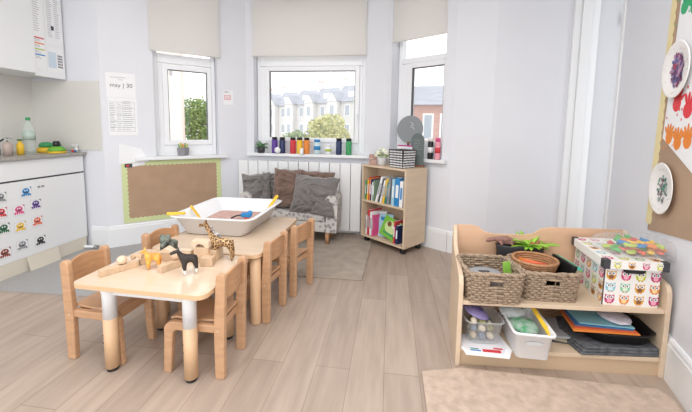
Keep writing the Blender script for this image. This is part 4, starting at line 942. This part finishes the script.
basket('left wicker basket with a grey lid and green card inside', onU(.175, .115, TS), urz, .265, .24, .288, .27, .165)
basket('right wicker basket holding a round basket and dark folders', onU(.485, .17, TS), urz+radians(-1), .265, .24, .295, .27, .158)
# contents of the left basket
t = thing('grey_lid', 'flat grey plastic lid with a slot inside the left basket', 'lid', onU(.15, .09, TS+.125), urz)
b = MB(); b.lathe([(.001, 0), (.085, 0), (.088, .008), (.08, .012), (.001, .012)], mat('lid_grey', '#a0a2a8', .4), 30, sy=.85); b.build('lid_disc', parent=t)
b = MB(); b.box(-.035, .025, -.012, .012, .0125, .014, M_dark, bev=.0005); b.build('lid_slot', parent=t)
b = MB(); b.box(-.08, .08, -.08, .06, .0, .11, mat('mixed_toys', '#a49b96', .7, var=.25, scale=(30, 30, 30)), bev=.02); tag(b.build('toy_bundle', loc=onU(.17, .12, TS+.012), rz=urz), 'grey bundle of toys filling the left basket under the lid', 'bundle')
b = MB(Matrix.Rotation(radians(-10), 4, 'Y')); b.box(0, .004, -.028, .03, 0, .095, mat('card_green', '#8fcb52', .6)); tag(b.build('green_card', loc=onU(.278, .10, TS+.095), rz=urz+radians(-60)), 'bright green card upright in the left basket', 'card')
# inner round basket
t = thing('round_basket', 'round brown woven bowl inside the right wicker basket', 'basket', onU(.45, .19, TS+.085), urz)
b = MB(); M_rb = mat('round_wicker', '#b0825c', .75, var=.2, scale=(50, 50, 50))
for k_ in range(8):
    r_ = .075+.035*(k_/7)**.7; b.tube([(r_*1.05*cos(a), r_*.95*sin(a), .012*k_) for a in [2*pi*i/36 for i in range(36)]], .0072, M_rb, 6, closed=True)
b.build('woven_wall', parent=t)
b = MB(); b.tube([(.112*1.05*cos(a), .112*.95*sin(a), .098) for a in [2*pi*i/36 for i in range(36)]], .009, M_rb, 7, closed=True); b.build('rim', parent=t)
b = MB(); b.lathe([(.001, .0), (.078, .0), (.078, .01), (.001, .01)], M_rb, 24); b.build('base', parent=t)
for i, (dx, dy, a) in enumerate(((-.01, -.02, -28), (.01, .012, -22), (-.01, .035, -32))):
    b = MB(); b.cyl((-.06, 0, .0), (.06, 0, .0), .011, .006, M_coral if i < 2 else M_orange, 12); b.ball((-.06, 0, 0), .011, M_coral, n=1)
    o = b.build('toy_carrot'); o.location = onU(.45+dx, .19+dy, TS+.155); o.rotation_euler.z = urz+radians(a); tag(o, ['orange toy stick nearest the front of the round woven bowl', 'orange toy stick in the middle of the round woven bowl', 'orange toy stick at the back of the round woven bowl'][i], 'toy', 'orange sticks in the woven bowl')
b = MB(); b.ball((0, 0, 0), .07, mat('filler_brown', '#94603e', .8), (1, .9, .4)); tag(b.build('cloth_bundle', loc=onU(.45, .19, TS+.12)), 'brown cloth at the bottom of the round woven bowl', 'cloth')
for i, (m, nm) in enumerate(((M_black, 'black'), (mat('mint', '#5fd0a8', .5), 'mint green'), (mat('sky_edge', '#63b9d8', .5), 'sky blue'), (mat('bright_green', '#62c84a', .5), 'bright green'))):
    b = MB(Matrix.Rotation(radians(12), 4, 'Y')); th2 = .024 if i == 0 else .006; b.box(0, th2, -.10, .09, 0, .165-.004*i, m)
    o = b.build('folder', bev=.001); o.location = onU(.565+(.0 if i == 0 else .020+i*.0075), .18, TS+.03); o.rotation_euler.z = urz+radians(4); tag(o, '%s folder standing in the right wicker basket' % nm, 'folder', 'folders in the right basket')
# plant, dino and dark tray behind
t = thing('planter', 'dark oval planter with an aloe plant at the back of the shelf unit', 'planter', onU(.42, .385, TS), urz)
b = MB(); b.lathe([(.001, 0), (.13, 0), (.15, .19), (.155, .20), (.145, .20), (.13, .17), (.001, .17)], M_dark, 30, sy=.30); b.build('pot', parent=t)
b = MB(); rr = random.Random(11)
for i in range(30): leafblade(b, (.06, 0, .19), i*2.4, rr.uniform(.09, .17), .017, M_leafl, rr.uniform(.25, .75), rr.uniform(.1, .4))
b.build('aloe_leaves', parent=t)
b = MB()
for i in range(40): a = rr.uniform(0, 6.28); b.ball((.11+.05*cos(a)*rr.random(), .03*sin(a), .195+rr.uniform(0, .015)), .014, mat('bark', '#a0734c', .9, var=.3, scale=(90, 90, 90)), n=1)
b.build('bark_chips', parent=t)
t = thing('toy_dinosaur', 'pinkish brown toy dinosaur lying behind the left basket', 'toy', onU(.325, .385, TS+.2), urz)
V = [(0, 0, .025, .022), (.04, 0, .025, .02), (.08, 0, .02, .012), (.13, 0, .015, .006), (-.04, 0, .03, .02), (-.075, -.01, .035, .013), (-.10, -.012, .03, .015), (-.125, -.012, .022, .009)]; Ed = [(0, 1), (1, 2), (2, 3), (0, 4), (4, 5), (5, 6), (6, 7)]
for x, pi_ in ((.03, 1), (-.035, 4)):
    for s in (-1, 1): k_ = len(V); V += [(x, s*.025, .015, .009), (x+.008, s*.032, .003, .007)]; Ed += [(pi_, k_), (k_, k_+1)]
skinned('body', t, V, Ed, mat('dino_skin', '#8f6a60', .7, var=.2, scale=(50, 50, 50)))

# ---- owl storage box
BXr = urz-radians(3); BX = onU(.765, .045, TS)
MX = Matrix.Translation(BX) @ Matrix.Rotation(BXr, 4, 'Z')
SB = Matrix(((1, .10, 0, 0), (0, 1, 0, 0), (0, 0, 1, 0), (0, 0, 0, 1)))
ox = thing('owl_storage_box', 'white storage box printed with colourful owls, black corners and handle', 'box', BX, BXr)
M_box = mat('box_white', '#f1efec', .45)
OC = [('#cf3f74', '#f4b4c8'), ('#e58a3c', '#f6d9a0'), ('#c8cf3e', '#f0efb8'), ('#8cc6d4', '#d8eef2'), ('#8fc9a2', '#dcefd9'), ('#b8346e', '#f0a8c0'), ('#e0a438', '#8a5a3a')]
def owl(b, T, x, z, s, ci, off=.0008):
    c1, c2 = OC[ci % 7]; m1 = mat('owl'+c1, c1, .5); m2 = mat('owl'+c2, c2, .5)
    b.poly([(x+u*s, -off, z+v*s) for u, v in ((-.42, .30), (-.45, .46), (-.2, .38), (.2, .38), (.45, .46), (.42, .30), (.46, -.05), (.36, -.36), (.15, -.46), (-.15, -.46), (-.36, -.36), (-.46, -.05))], m1, T)
    b.disc((x, z-.16*s), .24*s, .24*s, m2, off+.0005, 12, T)
    for q in (-1, 1):
        b.disc((x+q*.2*s, z+.17*s), .18*s, .18*s, M_paper, off+.001, 12, T); b.disc((x+q*.17*s, z+.17*s), .08*s, .09*s, M_black, off+.0015, 8, T)
        b.disc((x+q*.13*s, z-.47*s), .09*s, .05*s, M_orange, off+.001, 6, T)
    b.poly([(x-.06*s, -off-.0018, z+.08*s), (x+.06*s, -off-.0018, z+.08*s), (x, -off-.0018, z-.04*s)], M_orange, T)
bwid, bdep, bhgt = .272, .355, .215
b = MB(SB); b.box(0, bwid, 0, bdep, 0, bhgt, M_box)
ci = 0
for r_ in range(3):
    for c_ in range(4): owl(b, None, .035+c_*.072, .035+r_*.066, .054, [5, 1, 6, 5, 3, 4, 6, 1, 6, 0, 2, 5][r_*4+c_])
TL = Matrix.Rotation(-pi/2, 4, 'Z')
TLs = Matrix.Translation((0, bdep, 0)) @ TL
for r_ in range(3):
    for c_ in range(5): owl(b, TLs, .038+c_*.072, .035+r_*.066, .054, [2, 0, 4, 6, 1, 5, 3, 0, 2, 6, 4, 5, 1, 3, 0][r_*5+c_])
b.build('box_body', parent=ox)
b = MB(SB); b.box(-.0015, .003, -.0015, .003, .0, bhgt, M_dark); b.build('corner_seam', parent=ox)
b = MB(SB); b.prism([(.085, .211), (.20, .211), (.195, .19), (.18, .182), (.105, .182), (.09, .19)], -.008, -.0025, M_black, 'y'); b.build('handle', parent=ox, bev=.002)
b = MB(SB); lx0, lx1, ly0, ly1, lz0, lz1 = -.022, bwid+.018, -.03, bdep+.008, .212, .258
b.box(lx0, lx1, ly0, ly1, lz1-.004, lz1, M_box); b.box(lx0, lx1, ly0, ly0+.004, lz0, lz1-.004, M_box); b.box(lx0, lx1, ly1-.004, ly1, lz0, lz1-.004, M_box)
b.box(lx0, lx0+.004, ly0+.004, ly1-.004, lz0, lz1-.004, M_box); b.box(lx1-.004, lx1, ly0+.004, ly1-.004, lz0, lz1-.004, M_box)
TF = Matrix.Translation((0, ly0, 0))
for i in range(4): owl(b, TF, .045+i*.068, .235, .038, [2, 6, 0, 2][i])
TT = Matrix.Translation((0, 0, lz1)) @ Matrix.Rotation(-pi/2, 4, 'X')
for r_ in range(5):
    for c_ in range(4): owl(b, TT, .015+c_*.076, r_*.077+.01, .052, (r_*3+c_*2) % 7)
lid = b.build('lid', parent=ox)
b = MB(SB)
for (x, y) in ((lx0, ly0), (lx1, ly0), (lx0, ly1), (lx1, ly1)):
    b = MB(SB); sx, sy_ = (1 if x == lx0 else -1), (1 if y == ly0 else -1); x0, x1 = sorted((x-.002*sx, x+.032*sx)); y0, y1 = sorted((y-.002*sy_, y+.032*sy_)); b.box(x0, x1, y0, y1, lz0-.002, lz1+.002, M_dark, bev=.004); b.build('lid_corner', parent=lid)
# bag of toys on the box
BG = MX @ Vector((.225, .135, .261)); bg_rz = BXr+radians(6)
rr = random.Random(21); Rz = Matrix.Rotation(bg_rz, 4, 'Z')
cols = [(M_red, 'red'), (mat('toy_green', '#4fae4a', .4), 'green'), (M_yellow, 'yellow'), (M_orange, 'orange'), (M_blue, 'blue'), (M_coral, 'coral'), (M_lime, 'lime')]
proto = {}
for k_, (m, nm) in enumerate(cols):
    b = MB(); b.tube([(.016*cos(a), .012*sin(a), .0165) for a in [2*pi*i/12 for i in range(12)]], .0075, m, 8, closed=True); b.ball((.02, 0, .0165), .013, m, (1, .9, .9), 2); b.cyl((-.012, 0, .0165), (-.026, .004, .022), .008, .006, m, 8)
    o = b.build('linking_toy'); tag(o, '%s plastic linking toy inside the clear bag on the owl box' % nm, 'toy', 'linking toys in the clear bag'); proto[k_] = o
cnt = 0
for ix in range(6):
    for iy in range(4):
        for iz in range(2):
            x = -.128+ix*.051; y = -.075+iy*.048+(.008 if iz else 0)
            if (x/.155)**2+(y/.10)**2 > 1-.3*iz: continue
            k_ = rr.randrange(7); o = proto[k_] if not proto[k_].get('u') else proto[k_].copy()
            if o is proto[k_]: o['u'] = 1
            else: COL.objects.link(o)
            o.location = Vector(BG)+Rz @ Vector((x+rr.uniform(-.003, .003), y+rr.uniform(-.003, .003), .002+iz*.034+rr.uniform(0, .002))); o.rotation_euler = (0, 0, rr.uniform(0, 6)); cnt += 1
            o['label'] = '%s plastic linking toy in the clear bag, %s layer, %s %s' % (cols[k_][1], ('bottom', 'top')[iz], ('front', 'front half', 'back half', 'back')[iy], ('left end', 'left part', 'left of centre', 'right of centre', 'right part', 'right end')[ix])
for o in bpy.data.objects:
    if 'u' in o: del o['u']
b = MB(); n = 28; 
for s in (1, 0):
    rows = []
    for j in range(n+1):
        row = []
        for i in range(n+1):
            u, v = i/n*2-1, j/n*2-1; e = max(0, (1-u**6)*(1-v**6)); f = noise.noise(Vector((u*5, v*4, 3)))
            row.append((u*.180, v*.13, (.002 if not s else .006+e**.6*(.082+.014*f)) if e > .001 else .004+.004*f*0))
        rows.append(row)
    b.loop(rows, film_mat('bag_film%d' % s, '#e8edf2', .16), closed=False)
bmesh.ops.remove_doubles(b.bm, verts=b.bm.verts, dist=.0005)
bag = thing('plastic_bag', 'clear plastic zip bag full of colourful linking toys on the owl box', 'bag', BG, bg_rz)
b.build('bag_film', parent=bag)
b = MB(); b.prism([(.165, -.11), (.195, -.12), (.19, -.07), (.17, -.03)], .003, .005, M_blue, 'z'); b.build('zip_corner', parent=bag)

# ---- lower shelf contents
LS = .1075
t = thing('clear_tub', 'clear plastic tub of small toys at the left of the lower shelf', 'tub', onU(.145, .10, LS+.014), urz)
M_tub = film_mat('tub_plastic', '#dfe3e4', .30)
b = MB(); b.loop([rr3(.15, .13, .03, .001), rr3(.165, .145, .03, .008), rr3(.20, .175, .035, .125), rr3(.215, .19, .035, .127), rr3(.215, .19, .035, .135), rr3(.195, .17, .03, .133)], M_tub, cap=False); b.build('tub_wall', parent=t)
b = MB(); b.prism(rrect(-.074, .074, -.064, .064, .03), 0, .004, M_tub, 'z'); b.build('tub_base', parent=t)
rr = random.Random(5); tubc = [(mat('beige_toy', '#c9b596', .7), 'beige'), (mat('steel_toy', '#6d7f94', .6), 'slate blue'), (mat('cream_toy', '#ded4bd', .7), 'cream'), (mat('olive_toy', '#8b8a58', .7), 'olive')]
for k_ in range(20):
    m, nm = tubc[k_ % 4]; lay = k_//9; q = k_ % 9; x = -.046+(q % 3)*.046; y = -.040+(q//3)*.040
    b = MB(); b.ball((0, 0, 0), .021, m, (1.05, .85, .95), 2); b.box(-.006, .006, -.006, .006, .012, .024, m, bev=.002)
    tag(b.build('small_toy', loc=onU(.145+x, .10+y, LS+.045+lay*.042), rz=rr.uniform(0, 3)), '%s small toy in the %s layer, %s %s of the clear tub' % (nm, ('bottom', 'middle', 'top')[lay], ('front', 'middle', 'back')[q//3], ('left', 'centre', 'right')[q % 3]), 'toy', 'small toys in the clear tub')
t = thing('purple_lid', 'round lilac plastic bowl on top of the toys in the clear tub', 'bowl', onU(.115, .11, LS+.152), urz)
b = MB(Matrix.Rotation(radians(18), 4, 'Y')); b.lathe([(.001, .026), (.045, .026), (.07, .01), (.075, 0), (.071, 0), (.045, .02), (.001, .02)], mat('lilac', '#8f84b8', .4), 26, cap=False); b.build('bowl_body', parent=t)
b = MB(Matrix.Rotation(radians(18), 4, 'Y')); b.tube([(.03*cos(a), .03*sin(a), .028) for a in [2*pi*i/20 for i in range(20)]], .004, mat('lilac_dark', '#5f5590', .4), 6, closed=True); b.build('bowl_ring', parent=t)
def magazine(pts, z, m, lab, deco=None, name='magazine', th=.004):
    b = MB(MU); b.prism(pts, z, z+th, m, 'z')
    if deco: deco(b, z+th+.0006)
    return tag(b.build(name), lab, 'magazine')
magazine([(.03, .002), (.05, -.055), (.27, -.07), (.30, .0), (.26, .14), (.04, .12)], LS+.0006, M_paper, 'white printed leaflet hanging over the front of the lower shelf')
magazine([(.035, .01), (.06, -.03), (.245, -.045), (.27, .01), (.25, .14), (.05, .12)], LS+.0052, mat('mag_cover', '#e3e1e6', .5), 'glossy leaflet with red print under the clear tub',
         lambda b, z: [b.poly([MU.inverted() @ (MU @ Vector((x+.0, y, z))) for x, y in ((x0, y0), (x1, y0-.004), (x1, y1-.004), (x0, y1))], m) for x0, x1, y0, y1, m in ((.14, .235, -.036, -.012, M_red), (.075, .13, -.028, -.018, M_blue), (.20, .25, -.008, .005, M_red), (.075, .12, -.012, -.004, M_teal))])
t = thing('white_bin', 'white plastic tray bin with slot handle jutting from the lower shelf', 'bin', onU(.378, .06, LS+.0005), urz+radians(-5)); t.scale = (.9, .92, .93)
b = MB(); b.loop([rr3(.17, .26, .02, 0), rr3(.18, .27, .02, .005), rr3(.205, .30, .025, .148), rr3(.235, .325, .03, .150), rr3(.236, .326, .03, .165), rr3(.226, .316, .03, .166), rr3(.20, .295, .025, .160), rr3(.172, .262, .02, .01), rr3(.168, .258, .02, .008)], M_white, cap=True); b.build('bin_body', parent=t)
b = MB(Matrix.Translation((0, -.148, .105)) @ Matrix.Rotation(radians(6), 4, 'X')); b.prism([(.036*cos(a)*1.0+(.012 if cos(a) > 0 else -.012), .011*sin(a)) for a in [radians(v) for v in range(0, 360, 30)]], -.004, .0, mat('slot_grey', '#c9cbcd', .5), 'y'); b.build('handle_slot', parent=t)
b = MB(); rr = random.Random(9)
b.ball((0, 0, 0), .07, mat('green_tangle', '#4f9a6a', .6, col2='#a8b8b0', scale=(35, 35, 35)), (1.05, 1.2, .38), 3, fn=lambda c: 1+.15*noise.noise(c*5)); tag(b.build('green_craft_material', loc=onU(.36, .03, LS+.135)), 'green crinkled craft material inside the white bin', 'craft')
b = MB(); b.ball((0, 0, 0), .07, film_mat('bag_clear2', '#dfe6e8', .5), (1, .9, .45), 3, fn=lambda c: 1+.3*noise.noise(c*4)); tag(b.build('clear_bag', loc=onU(.32, .12, LS+.165)), 'crumpled clear bag at the back of the white bin', 'bag')
b = MB(Matrix.Rotation(radians(28), 4, 'X')); b.box(-.012, .012, -.13, .11, 0, .006, M_yellow); tag(b.build('yellow_strip', loc=onU(.435, .06, LS+.185), rz=urz+radians(12)), 'yellow strip laid along the right edge of the white bin', 'strip')
# papers between the bin and the slate
for i, (m, nm, a) in enumerate(((M_ink, 'dark', 8), (mat('olive_paper', '#9a937c', .7), 'olive', 20), (M_inkl, 'pale grey', 2))):
    b = MB(); b.box(-.09, .08, -.10, .10, 0, .012, m); b.rect(0, .01, 0, .001, m)
    tag(b.build('magazine', loc=onU(.555+.004*i, .20, LS+.0006+i*.0128), rz=urz+radians(-a)), '%s magazine in the small pile beside the white bin' % nm, 'magazine', 'magazines beside the white bin')
t = thing('slate_board', 'mottled dark grey folded mat at the right of the lower shelf', 'mat', onU(.835, .16, LS+.0006), urz)
for k_ in range(3):
    b = MB(); z = k_*.0155; b.prism([(-.20+.01*k_, -.165+.004*k_), (.215, -.145), (.20-.004*k_, .14), (-.17, .15), (-.23+.006*k_, .02)], z, z+.015, mat('charcoal_felt', '#46484c', .9, col2='#6a6d72', scale=(26, 90, 26), bump=.5), 'z'); b.build('folded_layer', parent=t, bev=.005)
t = thing('black_tray', 'black oval plastic tray resting on the folded grey mat', 'tray', onU(.88, .15, LS+.0475), urz)
b = MB(); b.loop([rr3(.30, .20, .08, 0), rr3(.33, .23, .09, .006), rr3(.36, .26, .10, .062), rr3(.385, .285, .11, .064), rr3(.383, .283, .11, .068), rr3(.35, .25, .10, .064), rr3(.32, .22, .09, .01), rr3(.30, .20, .08, .008)], M_black, cap=True); b.build('tray_body', parent=t)
st = [((-.20, -.13), (.135, -.13), (.15, .12), (-.16, .13), M_orange, 'orange'), ((-.185, -.115), (.13, -.12), (.14, .12), (-.16, .13), mat('burnt', '#c9603a', .6), 'rust red'), ((-.17, -.10), (.12, -.105), (.13, .12), (-.15, .13), mat('card_blue', '#3f6fa0', .6), 'dark blue'), ((-.14, -.09), (.13, -.095), (.12, .12), (-.15, .13), mat('card_teal', '#8cc2cf', .6), 'pale blue')]
z = LS+.0475+.0688
for i, (a, b_, c, d, m, nm) in enumerate(st):
    b = MB(); b.prism([a, b_, c, d], 0, .006, m, 'z'); tag(b.build('card_folder', loc=onU(.81, .15, z+i*.0066), rz=urz+radians(-2-i)), '%s card folder in the pile on the black tray' % nm, 'folder', 'card folders on the black tray')
b = MB(); b.ball((0, 0, .018), .05, mat('wrapping', '#c8cdd6', .35, col2='#e2d6e4', scale=(50, 50, 50)), (1.5, 1.6, .34), 3, fn=lambda c: 1+.18*noise.noise(c*5)); tag(b.build('crumpled_wrapper', loc=onU(.88, .12, z+4*.0066)), 'crumpled silver wrapper on top of the card folders', 'wrapper')
